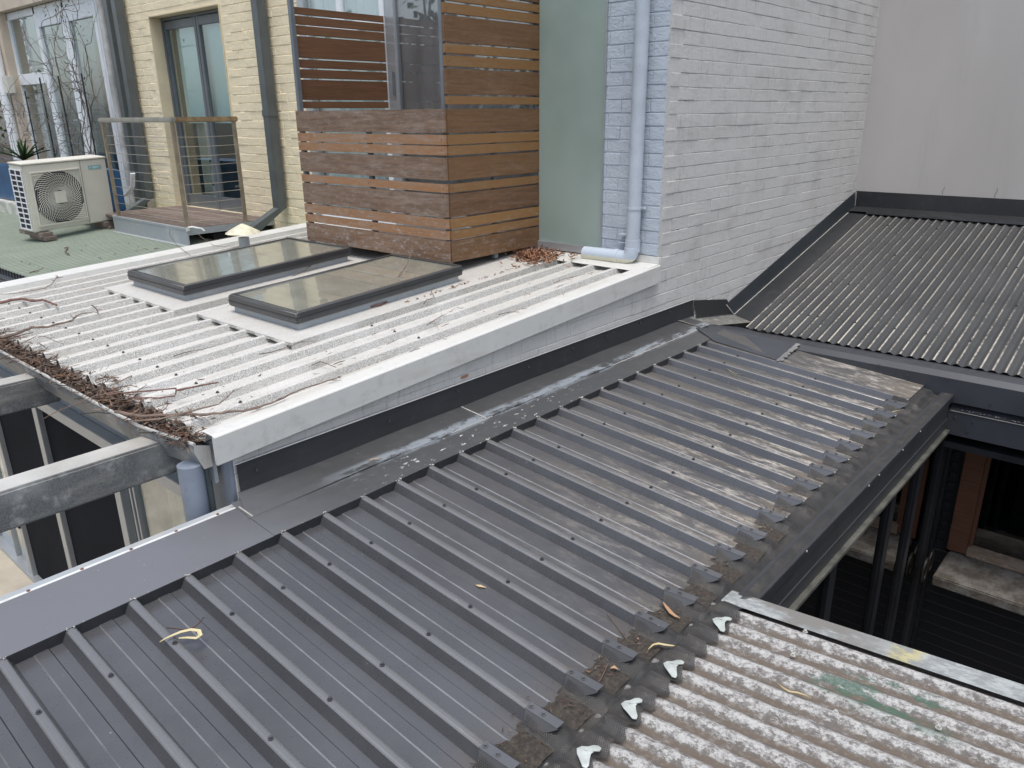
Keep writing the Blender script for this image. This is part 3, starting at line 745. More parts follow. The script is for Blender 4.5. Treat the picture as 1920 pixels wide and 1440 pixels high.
def wclip():
    m = MB(); H = .0016
    O = [(-.014,.006),(-.010,.022),(.004,.026),(.018,.022),(.034,.024),(.044,.020),(.048,.010),(.040,.002),(.028,.004),(.018,-.002),(.010,-.016),(.004,-.030),(-.004,-.036),(-.012,-.030),(-.013,-.012)]
    def zz(x, y): return .010 - .25*max(0, -y) - .10*abs(x)*.6 
    top = [(x, y, zz(x,y)) for x, y in O]; n = len(top)
    c = (.006,.004,.014)
    for i in range(n): m.face([c, top[i], top[(i+1) % n]], .5); m.face([(top[i][0],top[i][1],top[i][2]-H), (c[0],c[1],c[2]-H), (top[(i+1)%n][0],top[(i+1)%n][1],top[(i+1)%n][2]-H)], .5)
    m.grid([top, [(x,y,z-H) for x,y,z in top]], .5, True)
    m.cyl((.008,.006,.0135), (0,0,1), .003, .0035, 8)
    return m
lab = ['white mesh clip nearest the courtyard edge of the old roof', 'white mesh clip second from the courtyard edge of the old roof', 'white mesh clip third from the courtyard edge of the old roof', 'white mesh clip at the bottom edge of the photo on the old roof']
src = None
for i, (px, py) in enumerate(((1348,1172),(1257,1256),(1180,1332),(1094,1420))):
    p = atp(px, py, (0,-1.75,-.645), (0,T5,1))
    if src is None: src = wclip().build('mesh_clip', MAT['white_clip'], None, smooth=False, local=True); o = src
    else: o = src.copy(); COL.objects.link(o)
    o.location = p; o.rotation_euler = (rad(-5),0,rad(R.uniform(-35,-15)+(-8 if i == 3 else 0))); o.scale = (1.15,1.15,1.15); tag(o, lab[i], 'clip', 'white clips holding the gutter mesh')

# ================================================================= ZINC ROOF (white, left centre)
zr = thing('zinc_roof', 'pale weathered ribbed zinc roof littered with twigs around two skylights', 'roof', (-1.7,1.9,-.1))
mb = MB(); YC0 = .015
zp = [(y, z) for y, z in ribprof(0, 19, YC0, PITZ) if -.001 < y < 3.73]
def zpr(y, z): return (y, z)
xs = [-3.36,-2.5,-1.6,-.8,-.12]
mb.grid([[(x, y, wrz(x)+z) for y, z in zp] for x in xs])
mb.grid([[( -3.36, y, wrz(-3.36)+z-d) for y, z in zp] for d in (0,.002)])
mb.build('roof_sheet', MAT['zinc'], zr)
mb = MB()   # barge flashing
def bz(x, dz): return wrz(x)+dz
BX = [-3.362,-2.2,-1.1,-.012]
mb.grid([[(x, y, wrz(x)+dz) for x in BX] for y, dz in ((.06,.006),(-.026,.006),(-.032,.003),(-.036,-.002),(-.036,-.118),(-.031,-.122))])
mb.face([(-3.362,-.036,wrz(-3.362)-.118),(-3.362,-.036,wrz(-3.362)+.003),(-3.362,-.02,wrz(-3.362)+.004),(-3.362,-.02,wrz(-3.362)-.118)])
mb.box((-.012,-.034,-.115), (.0,-.006,.055))
mb.build('barge_flashing', MAT['zinc_flash'], zr)
mb = MB()   # top apron against the wall
mb.grid([[(x, y, wrz(x)+dz) for y in (-.026,.2,.5,.9,1.3,2.0,3.7)] for x, dz in ((-.012,.010),(-.10,.008),(-.20,.006),(-.215,-.004))])
mb.face([(-.02,-.026,.012),(-.02,.47,.012),(-.013,.47,.06),(-.013,-.026,.06)])
mb.build('top_apron', MAT['zinc_flash'], zr)
mb = MB()   # far verge strip
mb.grid([[(x, y, wrz(x)+dz) for x in (-3.40,-2.0,-.02)] for y, dz in ((3.62,-.035),(3.63,.018),(3.82,.022),(3.83,.015),(3.835,-.06))])
mb.build('verge_strip', MAT['zinc_flash'], zr)
# skylight trays
def tray(y0, y1, x0, x1):
    m = MB(); n = 24; rows = []
    for x in (x0-.14, x0-.135, x0-.02, x1+.1, -.18):
        edge = x < x0-.137
        rows.append([(x - (.006*math.sin((y0+(y1-y0)*i/n)*2*math.pi/PITZ) if edge else 0), y0+(y1-y0)*i/n, wrz(x)+.004 - (.016 if edge else 0)) for i in range(n+1)])
    m.grid(rows)
    m.grid([[(x, y, wrz(x)+z) for x in (x0-.14,-.18)] for y, z in ((y0,.004),(y0-.006,-.038))]); m.grid([[(x, y, wrz(x)+z) for x in (x0-.14,-.18)] for y, z in ((y1,.004),(y1+.006,-.038))])
    m.build('skylight_tray', MAT['zinc'], zr)
SK = [(-2.36,-1.05,.86,1.58), (-2.40,-1.05,2.06,2.88)]
tray(.72, 1.72, -2.36, -1.05); tray(1.93, 2.99, -2.40, -1.05)
first = None
for x in (-3.10, -2.05):
    for i in range(1, 18):
        y = YC0+i*PITZ
        if x > -2.5 and (.7 < y < 1.75 or 1.9 < y < 3.0): continue
        if first is None: first = hexscrew('screw', MAT['screw'], zr, (x, y, wrz(x)+.001))
        else: inst(first, zr, (x, y, wrz(x)+.001))
# gutter
gm = MB(); GXF = -3.468
def gsec(y, dip, out):
    zt = -.222+dip; xo = GXF+out
    return [(-3.345,y,-.245+dip*.3),(-3.345,y,-.335+dip*.3),(xo+.03,y,-.335+dip),(xo,y,-.255+dip),(xo,y,zt-.008),(xo+.002,y,zt),(xo+.009,y,zt+.003),(xo+.014,y,zt-.004),(xo+.009,y,zt-.010),(xo+.004,y,-.26+dip),(xo+.033,y,-.331+dip),(-3.349,y,-.331+dip*.3)]
secs = [(.04,.0,.055),(.10,.0,.05),(.30,-.006,.025),(.42,-.004,.006),(.48,.004,.0),(.60,.0,0),(1.2,0,0),(2.4,0,0),(3.8,0,0)]
gm.grid([gsec(*s) for s in secs], None, False)
gm.face([(-3.345,.04,-.245),(-3.345,.04,-.335),(GXF+.085,.04,-.335),(GXF+.055,.04,-.255),(GXF+.057,.04,-.222)])
gm.build('gutter', m_zinc('aged_shaded_gutter', (.14,.155,.17), (.10,.11,.12), (.4,.65)), zr, smooth=True, sharp=20)  # shade of the undercut face is put into this darker colour
gm = MB(); lp_pts = [(GXF+o_+.004, y_, -.222+d_+.002) for y_, d_, o_ in secs]
gm.tube(lp_pts, .008, 8); gm.face([(-3.346,.0385,-.244),(-3.346,.0385,-.336),(GXF+.084,.0385,-.336),(GXF+.054,.0385,-.256),(GXF+.056,.0385,-.221)])
gm.build('gutter_lip', m_zinc('lit_zinc_lip', (.45,.44,.42), (.28,.28,.27), (.45,.65)), zr, smooth=True)  # light caught along the lip is painted in as a paler tone
mb = MB(); mb.box((-3.34,.05,-.42), (-3.325,3.8,-.23)); mb.build('fascia', MAT['zinc_grey'], zr)

for (x0, x1, y0, y1), lb in zip(SK, ('long flat roof skylight nearer the camera, beside the bare forked twig', 'long flat roof skylight farther from the camera, next to the vent cowl')):
    s = thing('skylight', lb, 'skylight', ((x0+x1)/2, (y0+y1)/2, wrz((x0+x1)/2)), 'skylights on the zinc roof')
    def bx(m, xa, ya, xb, yb, h0, h1):
        m.hexa([(xa,ya,wrz(xa)+h0),(xb,ya,wrz(xb)+h0),(xb,yb,wrz(xb)+h0),(xa,yb,wrz(xa)+h0),(xa,ya,wrz(xa)+h1),(xb,ya,wrz(xb)+h1),(xb,yb,wrz(xb)+h1),(xa,yb,wrz(xa)+h1)])
    m = MB(); bx(m, x0+.025, y0+.025, x1-.02, y1-.02, -.01, .055); m.build('upstand', MAT['zinc_grey'], s)
    m = MB(); t = .032
    bx(m, x0, y0, x0+t, y1, .045, .112); bx(m, x1-t, y0, x1, y1, .045, .112); bx(m, x0+t, y0, x1-t, y0+t, .045, .112); bx(m, x0+t, y1-t, x1-t, y1, .045, .112)
    m.build('frame', MAT['skyframe'], s, bevel=.007, smooth=True)
    m = MB(); bx(m, x0-.003, y0-.003, x1+.003, y0-.0005, .078, .081); bx(m, x0-.003, y0-.003, x0-.0005, y1, .078, .081); m.build('seam', MAT['black'], s)
    m = MB(); bx(m, x0+t, y0+t, x1-t, y1-t, .096, .104); m.build('glass_pane', MAT['skyglass'], s)

# roof vent cowl
rv = thing('roof_vent', 'round vent pipe with pale yellowed conical cowl behind the skylights', 'roof vent', (-1.10,3.33,-.08))
vz = at(452, 432, 1, 3.33)
vx = at(458, 455, 1, 3.33).x
m = MB(); m.cyl((vx,3.33,-.12), (0,0,1), .15, .045, 20); m.build('pipe', MAT['zinc_grey'], rv, smooth=True)
m = MB(); zc = at(455, 436, 1, 3.33).z; n = 24
rings = [(.0,.075),(.015,.072),(.08,.038),(.140,.004),(.146,-.004),(.140,-.004),(.05,.004),(.0,.004)]
m.grid([[(vx+q*math.cos(2*math.pi*i/n), 3.33+q*math.sin(2*math.pi*i/n), zc+h) for i in range(n)] for q, h in rings], None, True)
m.build('cowl', plain('yellowed_white_paint', (.60,.56,.42), .5, 0, .2, 20), rv, smooth=True)

# ================================================================= PALE BLUE DOWNPIPE WITH ELBOW
dp = thing('downpipe', 'pale blue round downpipe with peeling elbow on the blue brick corner', 'downpipe', (-.07,.15,.02))
m = MB(); m.tube([(-.065,.165,.10),(-.065,.165,2.7)], .048, 20)
m.tube([(-.065,.165,.085),(-.065,.165,.17)], .053, 20)
m.tube([(-.065,.165,.375),(-.065,.165,.39)], .052, 20); m.box((-.03,.10,.376), (-.01,.165,.389)); m.cyl((-.035,.095,.383), (-1,0,0), .02, .006, 8)
m.box((-.06,.215,.19), (-.012,.29,.20)); m.box((-.06,.215,.135), (-.012,.29,.14))
m.build('pipe', MAT['pipe_blue'], dp, smooth=True)
def m_peel():
    k = NT('peeling_blue_paint'); P = k.sep(); h = k.math('ADD', P[2], k.mul(k.noise(28, 5, .7), .035))
    col = k.mix(k.ramp(h, .050, .056), (.62,.60,.48), (.44,.50,.58)); return k.fin(col, .45, 0, .4)
m = MB(); pts = [(-.075,.165+.0,.115)]
for i in range(7):
    a = rad(90*i/6); pts.append((-.075,.165+.055-.055*math.cos(a)+.0,.095-.055*math.sin(a)))
pts += [(-.078,.30,.040),(-.085,.56,.036)]
m.tube(pts, .050, 20); m.tube([(-.077,.262,.040),(-.078,.30,.040)], .054, 20)
m.build('elbow', m_peel(), dp, smooth=True)

# ================================================================= TIMBER SCREEN BOX
ts = thing('timber_screen', 'hardwood slatted privacy screen box with weathered low front', 'screen', (-.5,1.9,.0))
TX, TY0, TY1 = -.97, 1.062, 2.725
def zc_(py, px=838): return at(px, py, 0, TX).z
low = [(204,250),(253,272),(274,292),(296,339),(346,362),(365,408),(411,430),(434,450),(453,492)]
up = [(-46,-6),(-2+4,23),(27,78),(81,99),(103,124),(128,177),(180,196)]
up = [(-70,-22),(-18,-1),(3,23),(27,78),(81,99),(103,124),(128,177),(180,196)]
m = MB(); s2 = MB()
for a, b in low:
    x = 836+(a-204)/288*7
    z1, z0 = at(x, a, 0, TX).z, at(x, b, 0, TX).z
    thin = (b-a) < 25
    m.box((TX-.011,TY0+.002,z0), (TX+.011,TY1,z1), R.uniform(.75,1) if thin else R.uniform(0,.35))
    s2.box((TX+.012,TY0-.011,z0), (-.01,TY0+.011,z1), R.uniform(.7,1) if thin else R.uniform(0,.4))
for a, b in up:
    z1, z0 = at(830, a, 0, TX).z, at(830, b, 0, TX).z
    s2.box((TX+.012,TY0-.011,z0), (-.01,TY0+.011,z1), R.uniform(.8,1) if (b-a) < 25 else R.uniform(0,.4))
m.build('front_boards', MAT['wood_old'], ts, bevel=.0015); s2.build('side_boards', m_wood('oiled_hardwood_side', (.085,.046,.028), (.145,.08,.045), (.25,.135,.05), wear=.22), ts, bevel=.0015)
m = MB()
for a, b in [(7,21),(24,41),(43,61),(64,106),(109,125),(128,145),(148,187),(190,203)]:
    z1, z0 = at(557, a, 1, TY1).z, at(557, b, 1, TY1).z
    z1, z0 = at(563, a, 0, TX).z, at(563, b, 0, TX).z
    m.box((TX+.035,TY1-.011,z0), (-.04,TY1+.011,z1), R.random()*.5)
m.build('far_side_boards', MAT['wood'], ts, bevel=.0015)
m = MB(); m.box((TX-.0,TY1-.05,-.02), (TX+.035,TY1-.012,2.7)); m.box((TX+.012,TY0+.012,-.02), (TX+.042,TY0+.045,2.7)); m.box((-.06,TY0+.012,0), (-.02,TY0+.05,2.7))
m.box((TX+.0125,1.86,.03), (TX+.04,1.90,1.0)); m.box((-.5,TY0+.012,.0), (-.46,TY0+.04,1.04)); m.build('steel_posts', MAT['steel_post'], ts, bevel=.002)
heads = []
for a, b in low:
    x = 836+(a-204)/288*7; z1, z0 = at(x, a, 0, TX).z, at(x, b, 0, TX).z
    for yy_ in (TY0+.03, 1.88, TY1-.03):
        for zz in ((z0+z1)/2,) if b-a < 25 else (z0+.02, z1-.02): heads.append(((TX-.0112,yy_,zz), 0))
    for xx in (TX+.04,-.03):
        for zz in ((z0+z1)/2,) if b-a < 25 else (z0+.02, z1-.02): heads.append(((xx,TY0-.0112,zz), 1))
for a, b in up:
    z1, z0 = at(830, a, 0, TX).z, at(830, b, 0, TX).z
    for xx in (TX+.04,-.03):
        for zz in ((z0+z1)/2,) if b-a < 25 else (z0+.02, z1-.02): heads.append(((xx,TY0-.0112,zz), 1))
hs_ = None
for p_, side_ in heads:
    if hs_ is None:
        m = MB(); m.cyl((0,0,0), (-1,0,0), .0015, .0042, 8); hs_ = m.build('screw_head', MAT['screw'], ts, local=True); hs_.location = Vector(p_)-world_loc(ts)
    else: inst(hs_, ts, p_, (0,0,rad(90) if side_ else 0))
MB().box((TX+.05,TY0+.05,.02), (-.02,TY1-.05,.05)).build('deck', MAT['wood_dark'], ts)

# ================================================================= CREAM HOUSE
yh = thing('cream_house', 'cream painted brick house with grey french door behind the balcony', 'house', (.2,6,-2.4))
DY0, DY1, DZ0, DZ1 = 5.37, 6.93, -.06, 2.10
mb = MB()
bricks(mb, (0,0,0), (0,1,0), (0,0,1), (-1,0,0), 3.95, 7.62, -.33, 2.7, ok=lambda a,b,va,vb: not (b > DY0+.0 and a < DY1-.0 and vb > DZ0 and va < DZ1), dep=.006, gh=.003, gv=.003, bev=.006, jit=.003)
def wallhole(m, y0, y1, z0, z1, hy0, hy1, hz0, hz1, x):
    for a, b, c, d in ((y0,z0,hy0,z1),(hy1,z0,y1,z1),(hy0,hz1,hy1,z1),(hy0,z0,hy1,hz0)): m.face([(x,a,b),(x,c,b),(x,c,d),(x,a,d)], .3)
wallhole(mb, 3.95, 7.62, -2.4, 2.7, DY0, DY1, DZ0, DZ1, -.002)
mb.build('brick_wall', MAT['yellowbrick'], yh)
mb = MB()
for (a, b, c, d) in ((DY0-.012,DZ0,DY0+.0,DZ1),(DY1,DZ0,DY1+.012,DZ1)): mb.box((-.014,a,b), (.24,c,d))
mb.box((-.014,DY0,DZ1), (.24,DY1,DZ1+.012)); mb.box((-.03,DY0-.01,DZ0-.05), (.24,DY1+.01,DZ0)); mb.build('door_reveal', MAT['yellow'], yh)
fd = MB(); DXF = .14; f = .055; ym = (DY0+DY1)/2
for a, b in ((DY0,ym),(ym,DY1)):
    fd.box((DXF,a+.004,DZ0), (DXF+.045,a+.004+f,DZ1)); fd.box((DXF,b-.004-f,DZ0), (DXF+.045,b-.004,DZ1)); fd.box((DXF+.001,a+.004+f,DZ0+.0), (DXF+.044,b-.004-f,DZ0+.15)); fd.box((DXF+.001,a+.004+f,DZ1-.13), (DXF+.044,b-.004-f,DZ1-.04))
fd.box((DXF-.02,DY0,DZ1-.035), (DXF+.05,DY1,DZ1)); fd.box((DXF-.02,DY0,DZ0-.001), (DXF-.0,DY0+.03,DZ1-.036)); fd.box((DXF-.02,DY1-.03,DZ0-.001), (DXF-.0,DY1,DZ1-.036))
fdo = fd.build('french_door', MAT['frame_grey'], yh, bevel=.003)
for a, b in ((DY0,ym),(ym,DY1)):
    MB().box((DXF+.02,a+.06,DZ0+.15), (DXF+.024,b-.06,DZ1-.13)).build('door_pane', m_glass('door_glass', (.85,.92,.92), .10), fdo)
m = MB(); m.box((DXF+.09,DY0,.93), (DXF+.095,DY1-.12,DZ1)); m.build('roller_blind', MAT['blind'], fdo)
m = MB(); m.box((DXF-.03,ym-.02,.95), (DXF-.015,ym+.02,.97)); m.tube([(DXF-.03,ym,.96),(DXF-.035,ym-.07,.96)], .006, 6); m.build('door_handle', MAT['alum'], fdo)
MB().box((1.2,4.5,-.4), (1.25,8.0,2.7)).build('inner_wall', MAT['blackhole'], yh); MB().box((.2,4.5,-.3), (1.2,8,-.1)).build('inner_floor', MAT['wood_dark'], yh)
m = MB(); wavy(m, 6.62, 6.78, -.06, 2.1, .32, .012, .06, 30); m.build('curtain', MAT['curtain_tan'], yh, smooth=True)

# white doorset, further left
bh = thing('beige_house', 'beige rendered house end with tall white framed glass doors', 'house', (.3,10,-2.4))
XW = .12
yy = lambda px, py=20: at(px, py, 0, XW).y
Y1_, Y0_ = yy(12, 33), 8.00
mb = MB(); ZT = at(40, 20, 0, 0).z
mb.box((-.0,7.62,-2.4), (.3,7.99,2.9)); mb.box((.0,Y1_+.0,-2.4), (.3,12.6,2.9)); mb.box((0,7.99,ZT+.06), (.3,Y1_,3.2)); mb.box((0.001,7.99,-2.4), (.3,Y1_,-.3))
mb.build('rendered_wall', MAT['beige'], bh)
fr = MB(); F = .06
cols = [Y0_, 8.62, 9.70, 10.78, Y1_]   # sidelight, leaf, leaf, sidelight
zb, zt = -.30, ZT+.05
for y in cols: fr.box((XW,y-F/2,zb), (XW+.06,y+F/2,zt))
fr.box((XW,Y0_,zt-.10), (XW+.059,Y1_,zt))
for a, b in ((cols[0],cols[1]),(cols[3],cols[4])): fr.box((XW-.01,a+.03,1.50), (XW+.058,b-.03,1.66))
for a, b in ((cols[1],cols[2]),(cols[2],cols[3])):
    fr.box((XW-.008,a+.03,zb), (XW+.05,a+.12,zt-.10)); fr.box((XW-.008,b-.12,zb), (XW+.05,b-.03,zt-.10)); fr.box((XW-.007,a+.12,zt-.28), (XW+.049,b-.12,zt-.10)); fr.box((XW-.007,a+.12,zb), (XW+.049,b-.12,.10))
fro = fr.build('glass_doors', MAT['whitepaint'], bh, bevel=.004)
MB().box((XW+.03,Y0_,zb), (XW+.034,Y1_,zt)).build('door_pane', m_glass('doorset_glass', (.8,.86,.86), .14), fro)
m = MB(); wavy(m, Y0_, 9.2, zb, zt, XW+.25, .03, .17); wavy(m, 9.5, Y1_, zb, zt, XW+.25, .03, .19); m.build('curtain', plain('pale_blue_grey_curtain', (.40,.45,.46), .8, 0, .12), fro, smooth=True)
MB().box((XW-.07,9.74,.96), (XW-.02,9.86,.98)).build('door_handle', MAT['alum'], fro, bevel=.004)
MB().box((XW+.7,7.6,-2), (XW+.72,12.5,3)).build('inner_wall', MAT['blackhole'], bh)
# downpipes on the cream wall
def flatpipe(name, label, y, x0=-.10, w=.075, zt=2.7, zb=.10, kick=True, mat='pipe_dark', side=-1):
    t = thing(name, label, 'downpipe', (x0,y,zb))
    m = MB(); m.box((x0-w*.5,y-w*.55,zb), (x0+w*.5,y+w*.55,zt)); m.box((x0-w*.5-.006,y-w*.55-.006,1.0), (x0+w*.5+.006,y+w*.55+.006,1.06))
    if kick:
        a, b = y-w*.55, y+w*.55
        p0 = [(x0-w*.5,a,zb),(x0+w*.5,a,zb),(x0+w*.5,b,zb),(x0-w*.5,b,zb)]
        dx, dy, dz = -.34, side*.0, -.17
        p1 = [(x+dx,y_+dy,z+dz) for x, y_, z in p0]; p1[1] = (p1[1][0],p1[1][1],p1[1][2]-.0); 
        m.hexa([p1[0],(p1[1][0]-.03,p1[1][1],p1[1][2]-.06),(p1[2][0]-.03,p1[2][1],p1[2][2]-.06),p1[3],p0[0],p0[1],p0[2],p0[3]])
    m.build('pipe', MAT[mat], t, bevel=.004); return t
flatpipe('downpipe', 'dark grey rectangular downpipe between french door and timber screen', 4.49, x0=-.09, w=.10)
flatpipe('downpipe', 'dark grey rectangular downpipe left of the french door, behind the railing', 7.52, x0=-.09, w=.10, zb=.02)
t = thing('downpipe', 'dark grey square pipe beside the bare climbing vine', 'downpipe', (-.05,7.85,-.2)); MB().box((-.10,7.78,-.3), (-.02,7.90,2.9)).build('pipe', MAT['pipe_dark'], t, bevel=.004)
t = thing('downpipe', 'white round pipe on the beige wall at the left photo edge', 'downpipe', (-.05,12.1,-.2))
MB().cyl((-.07,at(14,200,0,-.07).y,-.6), (0,0,1), 3.6, .075, 16).build('pipe', MAT['whitepaint'], t, smooth=True)
pb = at(20, 158, 0, -.02); tag(MB().box((-.10,pb.y-.12,pb.z-.14), (-.0,pb.y+.09,pb.z+.12)).build('meter_box', MAT['ac'], bevel=.01), 'small cream electrical box beside the white pipe', 'electrical box')
t = thing('downpipe', 'pale grey round pipe behind the bare vine, right of the white doors', 'downpipe', (-.05,8.2,-.2)); m = MB(); m.cyl((-.04,8.10,-.6), (0,0,1), 3.6, .05, 14); m.build('pipe', plain('pale_grey_pipe', (.42,.42,.42), .4), t, smooth=True)

# ================================================================= GREEN ROOF
gr = thing('green_roof', 'pale green ribbed roof under the air conditioner and balcony', 'roof', (-1.5,6,-.2))
def gz(x): return -.165+.0563*x
mb = MB(); pr = []; y = 3.80
while y < 11.5: pr += [(y,0),(y+.006,.013),(y+.020,.013),(y+.026,0)]; y += .075
for q_ in range(len(pr)-1):
    mb.grid([[(x, y_, gz(x)+h) for y_, h in pr[q_:q_+2]] for x in (-2.47,-1.2,.1)], .02 if q_ % 4 == 0 else .5)
mb.build('roof_sheet', MAT['green'], gr)
mb = MB(); y = 3.80
while y < 9: mb.face([(-2.475,y,gz(-2.47)-.05),(-2.475,y+.06,gz(-2.47)-.05),(-2.472,y+.045,gz(-2.47)+.008),(-2.472,y+.015,gz(-2.47)+.008)]); y += .075
mb.build('end_teeth', MAT['black'], gr)
mb = MB(); mb.box((-2.62,3.8,-.42), (-2.47,9,-.40)); mb.box((-2.63,3.8,-.42), (-2.615,9,-.33)); mb.build('gutter', MAT['gutter_dark'], gr)
mb = MB(); mb.box((-2.45,3.86,-2.4), (-2.40,9,-.33)); mb.build('fascia_wall', MAT['zinc_grey'], gr)
first = None
for i in range(40):
    x = -2.25 if i < 16 else R.uniform(-1.9,-1.1); y = 3.95+.11*i if i < 16 else R.uniform(3.9,6.3)
    if first is None: first = hexscrew('screw', MAT['screw'], gr, (x, y, gz(x)+.006))
    else: inst(first, gr, (x, y, gz(x)+.006))

# balcony
bc = thing('balcony', 'small balcony with wire railing on the cream house', 'balcony', (-.5,5.5,-.1))
BX0, BY0, BY1 = -1.0, 4.75, 6.36
mb = MB(); mb.box((BX0,BY0-.0,gz(-1)+.006), (BX0+.012,BY1+.10,-.045)); mb.box((BX0-.05,BY0,gz(-1)+.007), (BX0-.0005,BY1+.1,gz(-1)+.011)); mb.build('skirt', MAT['zinc_grey'], bc)
mb = MB(); mb.box((BX0+.013,BY0,-.11), (-.02,BY0+.012,-.05)); mb.box((BX0-.004,BY0-.006,-.06), (BX0+.02,BY1+.1,-.038)); mb.build('edge_angle', MAT['zinc_grey'], bc)
mb = MB(); x = BX0+.022
while x < -.05: mb.box((x,BY0+.013,-.065), (x+.085,BY1+.5,-.044)); x += .091
mb.build('decking', MAT['wood_dark'], bc)
mb = MB()
for i in range(9): mb.box((BX0+.1,BY0+.1+i*.17,-.2), (-.02,BY0+.13+i*.17,-.07))
MB().box((BX0+.3,BY0+.05,-.21), (-.02,BY1,-.13)).build('underside', MAT['blackhole'], bc)
posts = [(BX0,BY1),(BX0,BY0),(-.32,BY0)]
pm = MB(); pm.box((-.016,-.018,0), (.016,.018,1.01)); p0 = pm.build('post', MAT['brass'], bc, local=True, bevel=.003); p0.location = Vector((BX0+.02,BY1-.02,-.05))-world_loc(bc)
inst(p0, bc, (BX0+.02,BY0+.02,-.05)); inst(p0, bc, (-.34,BY0+.02,-.05))
mb = MB(); rz0 = .955; mb.box((BX0-.005,BY0-.005,rz0), (BX0+.055,BY1+.04,rz0+.048)); mb.build('handrail', MAT['handrail'], bc, bevel=.012)
mb = MB(); mb.box((BX0+.056,BY0-.005,rz0), (-.30,BY0+.055,rz0+.048)); mb.build('handrail', plain('brown_stained_rail', (.34,.24,.14), .35, .5, .3, 12), bc, bevel=.008)
for i in range(10):
    z = .02+i*.089
    m = MB(); sag = lambda t: -.006*math.sin(math.pi*t)
    m.tube([(BX0+.02,BY1-.02+(BY0-BY1+.04)*t,z+sag(t)) for t in (0,.25,.5,.75,1)], .0028, 5); m.tube([(BX0+.02+(-.36-BX0)*t,BY0+.02,z+sag(t)) for t in (0,.5,1)], .0028, 5)
    m.build('cable', MAT['cable'], bc)
m = MB()
m.box((BX0-.012,BY0-.008,-.068), (BX0+.03,BY0-.0065,-.03)); m.build('bracket', MAT['strip_bright'], bc)
tw = MB(); tw.tube([(BX0+.01,BY0-.012,-.03),(BX0+.05,BY0-.02,-.028),(BX0+.09,BY0-.05,-.04),(BX0+.13,BY0-.05,-.05),(BX0+.15,BY0-.06,-.075)], .009, 6); tag(tw.build('cloth_tie', MAT['whitepaint'], smooth=True), 'white cloth tie hanging at the balcony corner', 'tie')

# ================================================================= AIR CONDITIONER
ac = thing('air_conditioner', 'cream outdoor air conditioner with round fan grille on the green roof', 'air conditioner')
ac.location = at(66, 437, 2, -.15); ac.rotation_euler = (rad(4), rad(-1.8), rad(12.5))
Wd, Hh, Dd = .95, .70, .24
m = MB(); m.box((0,0,0), (Wd,Dd,Hh)); m.build('cabinet', MAT['ac'], ac, local=True, bevel=.012)
m = MB(); m.box((-.006,-.006,Hh-.004), (Wd+.006,Dd+.006,Hh+.012)); m.build('lid', MAT['ac'], ac, local=True, bevel=.005)
m = MB(); m.box((Wd*.665,-.002,.0), (Wd*.668,.0,Hh)); m.build('panel_gap', MAT['fin'], ac, local=True)
fx0, fx1, fz0, fz1 = Wd*.07, Wd*.635, Hh*.10, Hh*.87; cx, cz = (fx0+fx1)/2, (fz0+fz1)/2; hw, hh = (fx1-fx0)/2, (fz1-fz0)/2
m = MB(); n = 40; m.cyl((cx,-.004,cz), (0,1,0), .003, min(hw,hh)*1.04, 40); m.build('fan_recess', MAT['fin'], ac, local=True)
m = MB()
t = .012
for a, b, c, d in ((fx0-t,fz0-t,fx1+t,fz0),(fx0-t,fz1,fx1+t,fz1+t),(fx0-t,fz0,fx0,fz1),(fx1,fz0,fx1+t,fz1)): m.box((a,-.022,b), (c,-.0005,d))
rmax = min(hw, hh)
def lim(a):
    return min(hw/max(1e-6,abs(math.cos(a))), hh/max(1e-6,abs(math.sin(a))))
for i in range(56):
    a0_ = 2*math.pi*i/56; pts = []
    for j in range(9):
        q = j/8; rr_ = .075+(.33)*q; aa = a0_+1.1*q**1.2
        if rr_ > lim(aa)+.001: break
        pts.append((cx+rr_*math.cos(aa), -.022, cz+rr_*math.sin(aa)))
    if len(pts) > 1: m.tube(pts, .0030, 4)
for q in (.075,.105,.135,.165,.195,.225,.25,.275):
    pts = []
    for i in range(41):
        a = 2*math.pi*i/40; pts.append((cx+min(q,lim(a))*math.cos(a), -.0205, cz+min(q,lim(a))*math.sin(a)))
    m.tube(pts, .0012, 4, cap=False)
fg = m.build('fan_grille', MAT['ac'], ac, local=True)
m = MB(); m.box((cx-.07,-.030,cz-.065), (cx+.07,-.018,cz+.065)); m.build('hub_cover', MAT['ac'], fg, local=True, bevel=.02)
m = MB()
for i in range(11):
    for j in range(2): m.box((-.004,.037+j*.095,.035+i*.056), (.004,.12+j*.095,.078+i*.056))
m.build('side_coil', MAT['fin'], ac, local=True)
m = MB()
for i in range(12): m.box((-.009,.03,.022+i*.056), (-.003,.225,.034+i*.056))
for y in (.025,.120,.215): m.box((-.010,y,.022), (-.0035,y+.012,.65))
m.build('side_guard', MAT['whitepaint'], ac, local=True)
m = MB(); m.box((Wd*.76,-.003,Hh*.84), (Wd*.92,-.0005,Hh*.90)); st = m.build('sticker', MAT['teal'], ac, local=True)
m = MB(); z_ = Hh*.87; x_ = Wd*.785; m.face([(x_-.012,-.004,z_-.012),(x_+.010,-.004,z_+.002),(x_-.008,-.004,z_+.013)]); 
for i in range(5): m.box((Wd*.815+i*.016,-.0042,z_-.008), (Wd*.815+i*.016+.010,-.0032,z_+.008))
m.build('sticker_marks', plain('pale_print', (.55,.68,.70), .5), st, local=True)
for xo in (.03, Wd-.16):
    m = MB(); m.box((xo,-.05,-.05), (xo+.13,.34,-.004)); m.box((xo+.02,-.08,-.085), (xo+.15,.2,-.0505)); m.build('foot', MAT['wood_dark'], ac, local=True)

